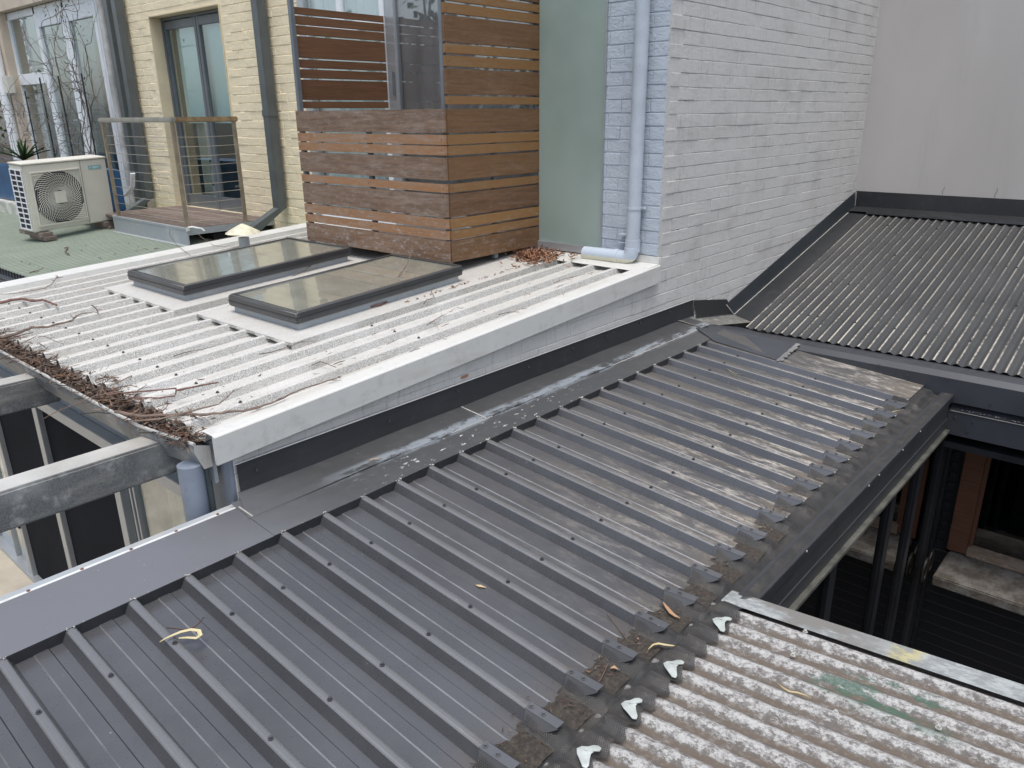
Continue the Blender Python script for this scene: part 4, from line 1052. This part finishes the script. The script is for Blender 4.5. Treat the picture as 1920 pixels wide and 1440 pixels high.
m = MB(); a = at(245, 345, 0, -.62)
for k_ in range(2): m.tube([(-.62+.03*k_,a.y+.35,a.z-.16),(-.62+.03*k_,a.y+.18,a.z-.13),(-.60+.03*k_,a.y+.04,a.z-.03),(-.60+.03*k_,a.y-.02,a.z+.12)], .014, 8)
tag(m.build('refrigerant_hose', MAT['whitepaint'], smooth=True), 'pair of white insulated pipes curving behind the balcony railing', 'pipes')

# ================================================================= PLANTER, ALOE, TRELLIS, VINE, TERRACE
PX = -1.05
pa = at(0, 306, 0, PX); pbm = at(0, 370, 0, PX)
yr = at(205, 320, 0, PX+.45).y
pl = thing('planter', 'long glossy blue planter trough behind the air conditioner', 'planter', (PX,9,0))
m = MB(); m.box((PX,at(222,300,0,PX+.42).y,pbm.z-.02), (PX+.42,12.2,pa.z)); m.build('trough', MAT['skin_blue'], pl, bevel=.02)
m = MB(); m.box((PX+.04,8.4,pa.z-.03), (PX+.38,12.1,pa.z+.002)); m.build('soil', MAT['soil'], pl)
tw_ = thing('terrace_wall', 'low terrace wall with pale ledge under the blue planter', 'wall', (PX,9.5,-.3))
lz = at(0, 385, 0, PX-.1).z
m = MB(); m.box((PX-.10,at(50,380,0,PX-.1).y-.6,lz-.25), (PX+.5,13,pbm.z-.021)); m.build('ledge', plain('pale_ledge', (.48,.48,.44), .6), tw_, bevel=.01)
m = MB(); m.box((PX-.02,7.3,gz(-1)-.1), (PX+.5,13,lz-.2501)); m.build('base', plain('dark_green_board', (.06,.08,.065), .5), tw_)
al = thing('aloe_plant', 'green spiky aloe in the blue planter at the left photo edge', 'plant')
ap = at(45, 300, 0, PX+.2); al.location = ap
m = MB()
for i in range(22):
    a = R.uniform(0, 2*math.pi); el = R.uniform(.5, 1.25); L = R.uniform(.22,.42); w_ = .028; d = Vector((math.cos(a)*math.cos(el), math.sin(a)*math.cos(el), math.sin(el))); s_ = d.cross(Vector((0,0,1))).normalized(); nn = s_.cross(d)
    rows = []
    for j in range(6):
        q = j/5; c = d*L*q + Vector((0,0,-.10*q*q*L*2*math.cos(el))); ww = w_*(1-q**1.6)+.001; rows.append([c-s_*ww+nn*.006, c-nn*.008, c+s_*ww+nn*.006])
    m.grid(rows)
m.build('leaves', MAT['leaf_green'], al, local=True, smooth=True)
tr = thing('wire_trellis', 'black rod and wire trellis in front of the white glass doors', 'trellis', (-.55,9,0))
TXr = -.62; 
for i, (xa, ya, xb, yb) in enumerate(((40,140,72,296),(75,150,103,293),(110,170,141,291),(152,160,184,290))):
    m = MB(); p, q = at(xa, ya, 0, TXr), at(xb, yb, 0, TXr); q.y = p.y = (p.y+q.y)/2; q.z = .25; p.z = 1.5 if i else 1.35; m.tube([q, p], .010, 6); m.build('rod', MAT['black'], tr)
for i in range(8):
    z = .45+i*.125; m = MB(); m.tube([(TXr,12.3,z),(TXr,9.8,z-.02),(TXr,8.0,z)], .0028, 4); m.build('wire', MAT['steel_post'], tr)
vn = thing('climbing_vine', 'bare tangled vine climbing over the trellis beside the white doors', 'vine', (-.45,8.3,.2))
m = MB(); lv = MB()
def wander(p, d, n, st, r0, r1, zpull=0, xr=(-.75,-.12)):
    pts = [Vector(p)]; d = Vector(d).normalized()
    for i in range(n):
        d = (d + Vector((R.uniform(-.35,.35), R.uniform(-.45,.45), R.uniform(-.45,.45)+zpull))).normalized()
        q = pts[-1]+d*st; q.x = max(xr[0], min(xr[1], q.x)); pts.append(q)
    m.tube(pts, [r0+(r1-r0)*i/n for i in range(n+1)], 4, cap=False); return pts
st_ = Vector((-.4,8.35,.3))
trunks = []
for i in range(7):
    trunks.append(wander(st_+Vector((R.uniform(-.05,.05),R.uniform(-.15,.15),0)), (0,R.uniform(-.1,.2),1), 16, .13, R.uniform(.005,.010), .003, .35))
for i in range(85):
    p = R.choice(R.choice(trunks)[1:]); wander(p, (R.uniform(-.3,.3),R.uniform(-.6,1),R.uniform(-.3,.6)), R.randint(6,16), .055, .005, .0018)
for i in range(48):
    p = Vector((TXr, R.uniform(8.2,10.9), R.uniform(.4,1.15))); wander(p, (0,R.uniform(-1,1),R.uniform(-.4,.5)), R.randint(8,18), .06, .0045, .002)
m.build('stems', plain('grey_vine_bark', (.12,.105,.095), .7, 0, .3), vn)
for i in range(240):
    p = Vector((R.uniform(-.6,-.15), R.gauss(8.25,.16), R.uniform(1.3,2.8))); d = Vector((R.uniform(-1,1),R.uniform(-1,1),R.uniform(-1,.3))).normalized()*R.uniform(.04,.09); s_ = d.cross(Vector((0,0,1))).normalized()*.009
    if p.z < 1.9 and R.random() < .7: continue
    lv.face([p, p+d*.5+s_, p+d, p+d*.5-s_])
lv.build('leaves', MAT['leaf_green'], vn)
# what shows past the house at the far left
fe = thing('timber_fence', 'dark horizontal board fence at the far left edge', 'fence', (2,15,-.5))
m = MB()
for i in range(8): m.box((1.0,12.0,-1.2+i*.2), (1.02,20,-1.03+i*.2))
m.box((.98,12,.42), (1.04,20,.50)); m.build('boards', MAT['wood_dark'], fe)
te = thing('garden_tree', 'dark leafy tree behind the fence at the far left', 'tree', (2.5,16,-3))
m = MB(); m.tube([(2.5,16,-3),(2.45,16.1,0),(2.6,16,2),(2.5,16.2,3.5)], [.16,.13,.1,.05], 8); m.build('trunk', MAT['twig'], te)
m = MB()
for i in range(5200):
    c = Vector((2.5,16,1.8))+Vector((R.gauss(0,1)*1.1, R.gauss(0,1)*1.6, R.gauss(0,1)*1.2)); d = Vector((R.uniform(-1,1),R.uniform(-1,1),R.uniform(-1,1))).normalized()*.11; s_ = d.cross(Vector((R.random(),R.random(),1))).normalized()*.035
    m.face([c, c+d*.5+s_, c+d, c+d*.5-s_])
m.build('crown', MAT['leaf_green'], te)

tb = MB()
for i in range(9000):
    q = R.random(); c = Vector((-10.5+R.gauss(0,.9), 1+q*15, .2+R.gauss(0,1.15)+1.1*math.sin(q*17)+.6*math.sin(q*41))); d = Vector((R.uniform(-1,1),R.uniform(-1,1),R.uniform(-1,1))).normalized()*.28; s_ = d.cross(Vector((R.random(),R.random(),1))).normalized()*.10
    tb.face([c, c+d*.5+s_, c+d, c+d*.5-s_])
for i in range(14):
    y_ = 1.5+i*1.05; tb.tube([(-10.5,y_,-3.3),(-10.4,y_+.1,0),(-10.6,y_+R.uniform(-.5,.5),2.2),(-10.5,y_+R.uniform(-1,1),4.2)], [.12,.09,.06,.02], 6)
tag(tb.build('tree_belt', MAT['leaf_green']), 'dark trees seen only as reflections in the glass and metal', 'trees', kind='stuff')

# ================================================================= LOWER LEFT: BEAMS, DOWNPIPE, ALUMINIUM DOORS
MAT['beamtop'] = m_zinc('dusty_beam_top', (.38,.37,.34), (.25,.245,.23), (.4,.65))
def beam(y0, label, xr=-3.36, z1=-.270, h=.158, w_=.13):
    t = thing('steel_beam', label, 'beam', (-4.2,y0+w_/2,z1-h), 'galvanised beams fixed under the zinc gutter')
    m = MB(); m.box((-7.5,y0,z1-h), (xr,y0+w_,z1-.004)); m.build('web', MAT['galv'], t, bevel=.008)
    m = MB(); m.box((-7.5,y0+.008,z1-.004), (xr,y0+w_-.008,z1)); m.build('top_flange', MAT['beamtop'], t)
    return t
b1_ = beam(.29, 'galvanised steel beam nearer the camera with pale top edge')
b2_ = beam(1.62, 'galvanised steel beam farther from the camera at the left photo edge')
m = MB(); m.box((-3.50,1.63,-.43), (-3.42,1.75,-.34)); m.build('end_cleat', MAT['galv'], b2_)
lp_ = thing('downpipe', 'blue grey round downpipe dropping from the zinc gutter corner', 'downpipe', (-3.43,.1,-1))
pc = at(360, 900, 1, .085)
m = MB(); m.cyl((pc.x,.085,-2.4), (0,0,1), 2.4-.315, .049, 24); m.build('pipe', MAT['pipe_grey'], lp_, smooth=True)
m = MB(); m.cyl((-3.345,.11,-2.4), (0,0,1), 2.05, .018, 12); m.build('conduit', plain('greenish_grey_conduit', (.13,.16,.16), .5), lp_, smooth=True)
sd_ = thing('sliding_doors', 'aluminium framed sliding doors with dark screens below the zinc roof', 'doors', (-3.2,2,-2.4))
XF = -3.24
def fy(px, py): return at(px, py, 0, XF).y
hz = at(100, 775, 0, XF).z
fyB, fyC, fyA = fy(126,1010), fy(235,960), fy(60,1050)
m = MB()
zB = -2.40
posts_y = [fyC, fyB, fyA+.02]
for y in posts_y: m.box((XF-.02,y-.035,zB), (XF+.05,y+.05,hz+.02))
m.box((XF-.03,.2,hz+.0), (XF+.05,7,hz+.075)); m.box((XF-.055,.2,hz+.076), (XF+.05,7,hz+.10)); m.box((XF+.01,.2,hz+.101), (XF+.05,7,-.43))
m.box((XF-.04,.2,zB), (XF+.06,7,zB+.03))
for y in (fyC-.12,fyC-.17,fyA+.42,fyA+.9): m.box((XF+.0,y-.012,zB+.03), (XF+.04,y+.012,hz))
fo = m.build('frame', MAT['alum'], sd_, bevel=.003)
for a, b in ((fyC+.05,fyB-.035),(fyB+.05,fyA-.015)):
    MB().box((XF+.012,a,zB+.03), (XF+.016,b,hz)).build('insect_screen', MAT['screen'], sd_)
MB().box((XF+.02,.15,zB+.03), (XF+.024,fyC-.035,hz)).build('glass_pane', MAT['glass'], sd_); MB().box((XF+.02,fyA+.07,zB+.03), (XF+.024,7,hz)).build('glass_pane', MAT['glass'], sd_)
m = MB(); wavy(m, fyC-.62, fyC-.30, zB, hz, XF+.14, .02, .1, 30); m.build('curtain', MAT['curtain_tan'], sd_, smooth=True)
MB().box((XF+.5,.0,zB), (XF+.52,3.6,-.4)).build('pale_inner_wall', plain('pale_inner_paint', (.50,.47,.40), .8), sd_)
m = MB(); m.box((XF-.035,fyA+.0,-1.95), (XF-.02,fyA+.04,-1.65)); m.build('door_handle', MAT['black'], sd_)

# ================================================================= LITTER AND TWIGS
def leaf(mb, p, L, W, yaw, pitch=0, curl=.3, r=None, lift=.002):
    p = Vector(p); d = Vector((math.cos(yaw)*math.cos(pitch), math.sin(yaw)*math.cos(pitch), math.sin(pitch))); s_ = Vector((-math.sin(yaw), math.cos(yaw), R.uniform(-.3,.3))).normalized(); r = R.random() if r is None else r
    rows = []
    for j in range(5):
        q = j/4; c = p + d*L*(q-.5) + Vector((0,0,lift+curl*L*4*(q-.5)**2*.5)); ww = W*math.sin(math.pi*min(.97,max(.06,q)))*.5
        rows.append([c-s_*ww+Vector((0,0,curl*W*.5)), c, c+s_*ww+Vector((0,0,curl*W*.5))])
    mb.grid(rows, r)
def zr_pt(x, y):
    d = (y-YC0) % PITZ; top = d < .0145 or d > PITZ-.0145
    return wrz(x) + (0.001 if top else -.039)
lit = MB()
for i in range(1500):
    y = R.uniform(.07, 3.4); x = R.gauss(-3.405, .028); 
    if y < 1.1: x += abs(R.gauss(0,.03))
    if x > -3.36 and R.random() < .3: continue
    z = -.235+R.uniform(-.015,.028) if x < -3.36 else zr_pt(x, y)+R.uniform(0,.02)
    leaf(lit, (x,y,z), R.uniform(.025,.075), R.uniform(.006,.018), R.uniform(0,6.3), R.uniform(-.5,.5), R.uniform(-.3,.6))
for i in range(420):
    y = R.uniform(.07, 3.2); x = R.gauss(-3.39, .045); a = R.uniform(0,6.3); L = R.uniform(.04,.13)
    z = -.222+R.uniform(0,.03); lit.tube([(x,y,z),(x+L*.5*math.cos(a),y+L*.5*math.sin(a),z+R.uniform(-.01,.02)),(x+L*math.cos(a+.3),y+L*math.sin(a+.3),z+R.uniform(-.015,.02))], R.uniform(.001,.0025), 4, cap=False)
tag(lit.build('leaf_litter', MAT['leaf'], smooth=True), 'dry brown leaves and bits of twig filling the zinc gutter', 'leaf litter', kind='stuff')
lit = MB()
for i in range(420):
    c = atp(R.gauss(1005,24), R.gauss(484,7), (0,0,.0), (-WSL,0,1)); 
    if c.x > -.02: c.x = -.03
    leaf(lit, (c.x,c.y,wrz(c.x)+R.uniform(0,.03)), R.uniform(.03,.06), R.uniform(.012,.022), R.uniform(0,6.3), R.uniform(-.6,.6), R.uniform(0,.7), R.uniform(.25,.9))
for i in range(160):
    t_ = R.random()**1.3; c = atp(1000-t_*250+R.gauss(0,6), 500+t_*78+R.gauss(0,2.5), (0,0,-.03), (-WSL,0,1)); leaf(lit, (c.x,c.y,zr_pt(c.x,c.y)+.004), R.uniform(.02,.045), R.uniform(.006,.014), R.uniform(0,6.3), 0, .3)
tag(lit.build('leaf_pile', m_leaf('russet_dry_leaf', [(.07,.035,.022),(.16,.075,.045),(.24,.12,.07),(.30,.16,.10),(.12,.055,.035)]), smooth=True), 'pile of reddish brown dry leaves at the foot of the glass panel', 'leaf pile', kind='stuff')
lit = MB()
for i in range(160):
    c = atp(R.uniform(640,745)-0, 0, (0,0,0), (-WSL,0,1)) if False else Vector((R.uniform(-1.75,-.95), R.gauss(1.82,.05), 0)); leaf(lit, (c.x,c.y,zr_pt(c.x,c.y)+.006), R.uniform(.02,.05), R.uniform(.006,.014), R.uniform(0,6.3), 0, .4)
for i in range(120):
    c = Vector((R.uniform(-.9,-.35), R.gauss(3.2,.12), 0)); leaf(lit, (c.x,c.y,zr_pt(c.x,c.y)+.006), R.uniform(.03,.06), R.uniform(.01,.02), R.uniform(0,6.3), 0, .5)
for i in range(170):
    c = Vector((R.uniform(-.85,-.5), R.uniform(4.3,4.72), 0)); leaf(lit, (c.x,c.y,gz(c.x)+.012), R.uniform(.03,.06), R.uniform(.01,.02), R.uniform(0,6.3), 0, .5)
for i in range(520):
    x = R.uniform(-4.6,.3); y = R.gauss(-1.655,.035); f_ = (x-X0R) % PITZ
    if .035 < f_ < PITZ-.035: leaf(lit, (x,y,crz(y)-.032+R.uniform(0,.008)), R.uniform(.006,.024), R.uniform(.002,.006), R.uniform(0,6.3), R.uniform(-.3,.3), .3)
for i in range(260):      # crumbs and bits of twig all over the zinc roof
    x = R.uniform(-3.3,-.3); y = R.uniform(.1,3.6) if i % 2 else R.uniform(.1,1.0)
    if any(a_-.05 < x < b_+.05 and c_-.05 < y < d_+.05 for a_, b_, c_, d_ in SK) or (x > TX and y > TY0): continue
    dd = (y-YC0) % PITZ
    if i % 3 and (dd < .034 or dd > PITZ-.034): continue
    z = zr_pt(x, y)+.003
    if i % 3: leaf(lit, (x,y,z), R.uniform(.008,.04), R.uniform(.003,.010), R.uniform(0,6.3), 0, .3)
    elif .036 < dd < PITZ-.036:
        L = R.uniform(.02,.09); a = R.gauss(0,.25); lit.tube([(x,y,z),(x+L*.5*math.cos(a),y+L*.3*math.sin(a),z+.006),(x+L*math.cos(a+.2),y+L*.5*math.sin(a+.2),z+.002)], R.uniform(.0009,.002), 4, cap=False)
tag(lit.build('scattered_leaves', MAT['leaf'], smooth=True), 'scattered dry leaves and leaf crumbs on the roofs', 'leaves', kind='stuff')

def branch(name, label, pix, r0, r1, mat='twig', z=0.012, twigs=6, tl=.12, lift=None, dz=-.0, plane='zinc', cat='twig', group='fallen twigs on the zinc roof'):
    m = MB(); pts = []
    for i, (px, py) in enumerate(pix):
        if plane == 'zinc': p = atp(px, py, (0,0,WR0+z+(lift[i] if lift else 0)), (-WSL,0,1))
        elif plane == 'green': p = atp(px, py, (0,0,-.165+z), (-.0563,0,1))
        elif plane == 'roof': p = atp(px, py, (0,0,-.473+z), (0,-T5,1))
        else: p = atp(px, py, (0,-1.75,-.66+z), (0,T5,1))
        pts.append(p)
    fine = []
    for i in range(len(pts)-1):
        n = max(2, int((pts[i+1]-pts[i]).length/.03))
        for j in range(n):
            q = pts[i].lerp(pts[i+1], j/n)
            fine.append(q + Vector((R.uniform(-1,1),R.uniform(-1,1),R.uniform(-.3,.6)))*min(.0035, r0*.6))
    fine.append(pts[-1]); N = len(fine)
    m.tube(fine, [(r0+(r1-r0)*i/(N-1))*R.uniform(.85,1.2) for i in range(N)], 6, .5)
    for i in range(twigs):
        k_ = R.randint(N//5, N-1); p = fine[k_]; base = (fine[min(N-1,k_+1)]-fine[max(0,k_-1)]).normalized(); a = R.choice((-1,1))*R.uniform(.4,1.0)
        d = Vector((base.x*math.cos(a)-base.y*math.sin(a), base.x*math.sin(a)+base.y*math.cos(a), R.uniform(0,.35))); L = R.uniform(.4,1)*tl; q = [p]
        for j in range(4): d = (d+Vector((R.uniform(-.3,.3),R.uniform(-.3,.3),R.uniform(-.2,.12)))).normalized(); q.append(q[-1]+d*L/4)
        m.tube(q, [r1*.9,r1*.8,r1*.65,r1*.5,r1*.35], 4, .5)
    o = m.build(name, MAT[mat] if isinstance(mat, str) else mat, smooth=True); return tag(o, label, cat, group)
B = branch
B('fallen_branch', 'long forked brown branch reaching from the gutter along the pale barge edge', [(215,772),(262,780),(330,778),(400,776),(470,768),(520,752),(545,738),(590,722),(640,706)], .0075, .002, 'twig_grey', .02, 9, .10)
B('fallen_branch', 'brown branch lying with it, rising to a forked tip near the corner', [(250,790),(300,786),(370,768),(410,758),(425,745),(440,730)], .005, .0015, 'twig_grey', .03, 6, .08)
B('fallen_branch', 'smooth red brown branch with broken end above the gutter litter', [(200,740),(250,735),(310,730),(330,728),(328,742),(300,746),(240,746)], .004, .003, 'twig_red', .03, 4, .09)
B('fallen_branch', 'straight red brown stick pointing at the roof middle from the gutter', [(330,733),(350,728),(380,722),(410,717)], .0045, .0035, 'twig_red', .035, 1, .03)
B('fallen_branch', 'grey twig overhanging the gutter and beam', [(82,785),(100,775),(130,762),(180,742),(215,735),(250,740)], .0012, .003, 'twig_grey', .035, 4, .06)
B('fallen_branch', 'thick curved reddish branch at the left photo edge', [(0,568),(20,563),(40,560),(60,564),(80,562),(95,568),(106,572)], .010, .007, 'twig_red', .02, 2, .04)
B('fallen_branch', 'long brown branch rising from the left gutter to a thin curved tip', [(0,634),(30,626),(60,614),(90,613),(112,607),(135,602),(143,592),(155,588),(172,586)], .010, .002, 'twig_grey', .022, 7, .09)
B('fallen_branch', 'thin grey twig under the thick branch near the left verge', [(0,552),(30,550),(60,545),(85,540),(98,532),(108,518)], .002, .0035, 'twig_grey', .02, 3, .07)
B('fallen_branch', 'bent brown twig lying just above the left gutter', [(5,655),(40,645),(68,630),(85,631),(105,640),(120,645)], .0022, .0016, 'twig_grey', .02, 3, .05)
B('fallen_branch', 'small dark forked stub near the far skylight tray', [(173,573),(181,580),(184,588)], .004, .003, 'twig', .02, 3, .04)
B('fallen_branch', 'short twig pointing up from the litter toward the roof middle', [(200,750),(240,744),(262,730),(275,722)], .002, .0015, 'twig', .03, 4, .07)
B('fallen_branch', 'flat spray of fine twigs beyond the near skylight tray corner', [(485,664),(510,660),(540,650),(570,640)], .0025, .001, 'twig', .008, 8, .10)
B('fallen_branch', 'short flat twig in the middle of the pale roof', [(325,668),(350,660),(380,655),(405,648)], .0022, .001, 'twig', -.02, 4, .07)
B('fallen_branch', 'short twig along a rib near the barge edge', [(585,685),(600,678),(640,692),(680,678)], .0022, .001, 'twig', -.01, 4, .06)
B('fallen_branch', 'small forked twig on the near ribs left of the downpipe elbow', [(800,610),(815,600),(828,592),(835,590)], .0025, .0012, 'twig', .005, 4, .05)
B('fallen_branch', 'small dark twig on the ribs close to the leaf pile', [(935,590),(955,585),(975,585)], .002, .001, 'twig', .003, 5, .05)
B('fallen_branch', 'tiny twig spray by the blue elbow pipe', [(1040,530),(1060,522),(1085,517),(1098,514)], .002, .001, 'twig', .003, 5, .05)
B('fallen_branch', 'bare forked grey twig standing against the near skylight frame', [(748,553),(751,540),(745,522),(755,508),(764,495),(771,475),(774,452)], .0050, .0014, 'twig_grey', .0, 5, .10, [.03,.04,.10,.13,.16,.19,.22])
B('fallen_branch', 'red brown stick beside the near skylight', [(687,576),(712,572),(735,560),(760,550),(778,543),(790,536)], .0065, .003, 'twig_red', .012, 3, .05)
B('fallen_branch', 'pale curled twig right of the near skylight', [(795,570),(800,562),(815,558),(808,545),(812,540)], .0028, .001, 'twig_grey', .012, 4, .06)
B('fallen_branch', 'slim twigs leaning between the two skylights', [(545,520),(570,508),(590,492),(602,475),(606,462)], .0030, .001, 'twig_grey', .0, 6, .10, [0,.02,.05,.08,.11])
B('fallen_branch', 'arching hair-thin twig between balcony and far skylight', [(318,430),(318,440),(330,458),(345,470),(358,480)], .002, .002, 'twig', .0, 1, .03, [.10,.08,.04,.02,.01])
B('fallen_branch', 'thin twig on the pale verge below the vent cowl', [(372,440),(385,450),(400,460),(420,463)], .0028, .0015, 'twig', .02, 4, .07)
B('fallen_branch', 'crooked dark twig on the green roof in front of the air conditioner', [(120,465),(128,464),(122,472),(130,477)], .006, .004, 'twig', .02, 3, .05, plane='green', group='fallen twigs on the green roof')
B('fallen_branch', 'flat dark twig on the green roof near the pale verge', [(255,471),(268,467),(280,468),(298,466)], .004, .002, 'twig', .01, 5, .07, plane='green', group='fallen twigs on the green roof')
B('fallen_branch', 'dark twig on the green roof beside its gutter end', [(55,512),(68,508),(80,503)], .004, .002, 'twig', .02, 3, .06, plane='green', group='fallen twigs on the green roof')
# small things on the dark roof
def strip(name, label, pix, w_, mat, plane='roof', z=.006, r=None, cat='leaf'):
    m = MB(); pts = []
    for (px, py) in pix:
        pts.append(atp(px, py, (0,0,-.473+z), (0,-T5,1)) if plane == 'roof' else atp(px, py, (0,-1.75,-.66+z), (0,T5,1)))
    N = len(pts); rows = []
    for i in range(N):
        t_ = (pts[min(N-1,i+1)]-pts[max(0,i-1)]).normalized(); s_ = t_.cross(Vector((0,0,1))).normalized(); q = i/(N-1); ww = w_*max(.12, math.sin(math.pi*(.08+.84*q)))
        rows.append([pts[i]-s_*ww+Vector((0,0,.003)), pts[i], pts[i]+s_*ww+Vector((0,0,.004))])
    m.grid(rows, r); return tag(m.build(name, MAT[mat], smooth=True), label, cat, 'leaves on the dark roof' if plane == 'roof' else 'leaves on the old roof')
strip('fallen_leaf', 'pale twisted leaf on a rib crest at lower left', [(300,1205),(312,1198),(325,1192),(340,1186),(358,1182),(373,1184),(376,1192),(368,1198),(350,1197),(335,1198)], .0075, 'leaf_pale', z=.012, r=.5)
strip('fallen_leaf', 'dark curled stalk end beside the pale twisted leaf', [(312,1178),(330,1180),(350,1182),(366,1176),(375,1168),(383,1158)], .003, 'leaf', z=.010, r=.3)
strip('fallen_leaf', 'pinkish pointed leaf on the gutter mesh', [(1243,1130),(1250,1140),(1258,1150),(1266,1156),(1275,1160)], .008, 'leaf_pale', z=-.020, r=1)
strip('fallen_leaf', 'long curved cream leaf at the old roof edge', [(1216,1218),(1225,1210),(1235,1208),(1245,1210),(1260,1212),(1274,1213)], .0055, 'leaf_pale', z=-.015, r=.3)
strip('fallen_leaf', 'small orange leaf on the mesh between rib clips', [(1145,1254),(1152,1252),(1158,1256)], .008, 'leaf_pale', z=-.02, r=.9)
strip('fallen_leaf', 'small orange leaf on the open roof pan', [(892,1098),(900,1100),(911,1103)], .008, 'leaf_pale', z=-.035, r=.7)
strip('fallen_leaf', 'cream sickle leaf high on the far ribs', [(1362,691),(1370,697),(1378,701),(1392,702)], .0035, 'leaf_pale', z=-.02, r=.3)
strip('fallen_leaf', 'thin pale leaf on the far ribs below the sickle leaf', [(1382,730),(1390,734),(1397,738),(1400,744)], .003, 'leaf_pale', z=-.02, r=.1)
strip('fallen_leaf', 'pale leaf caught on the farthest rib clip', [(1663,774),(1672,773),(1688,770)], .005, 'leaf_pale', z=.002, r=.3)
strip('fallen_leaf', 'orange brown leaf on the sealed capping lap', [(691,866),(697,862),(706,861),(716,860)], .005, 'leaf_pale', z=.016, r=.8)
strip('fallen_leaf', 'curved tan leaf in a groove of the old roof', [(1458,1282),(1468,1291),(1480,1298),(1495,1300),(1510,1305),(1520,1310)], .004, 'leaf_pale', 'rust', .004, .6)
B('fallen_twig', 'straight thin twig across a roof pan near the clips', [(1138,1150),(1155,1172),(1170,1192),(1178,1204)], .0015, .0012, 'twig', -.030, 0, .03, plane='roof', group='twigs on the dark roof')
B('fallen_twig', 'small dark twig on the mesh beside a rib clip', [(1140,1245),(1133,1260),(1128,1270),(1122,1280)], .0020, .0012, 'twig', -.02, 1, .03, plane='roof', group='twigs on the dark roof')
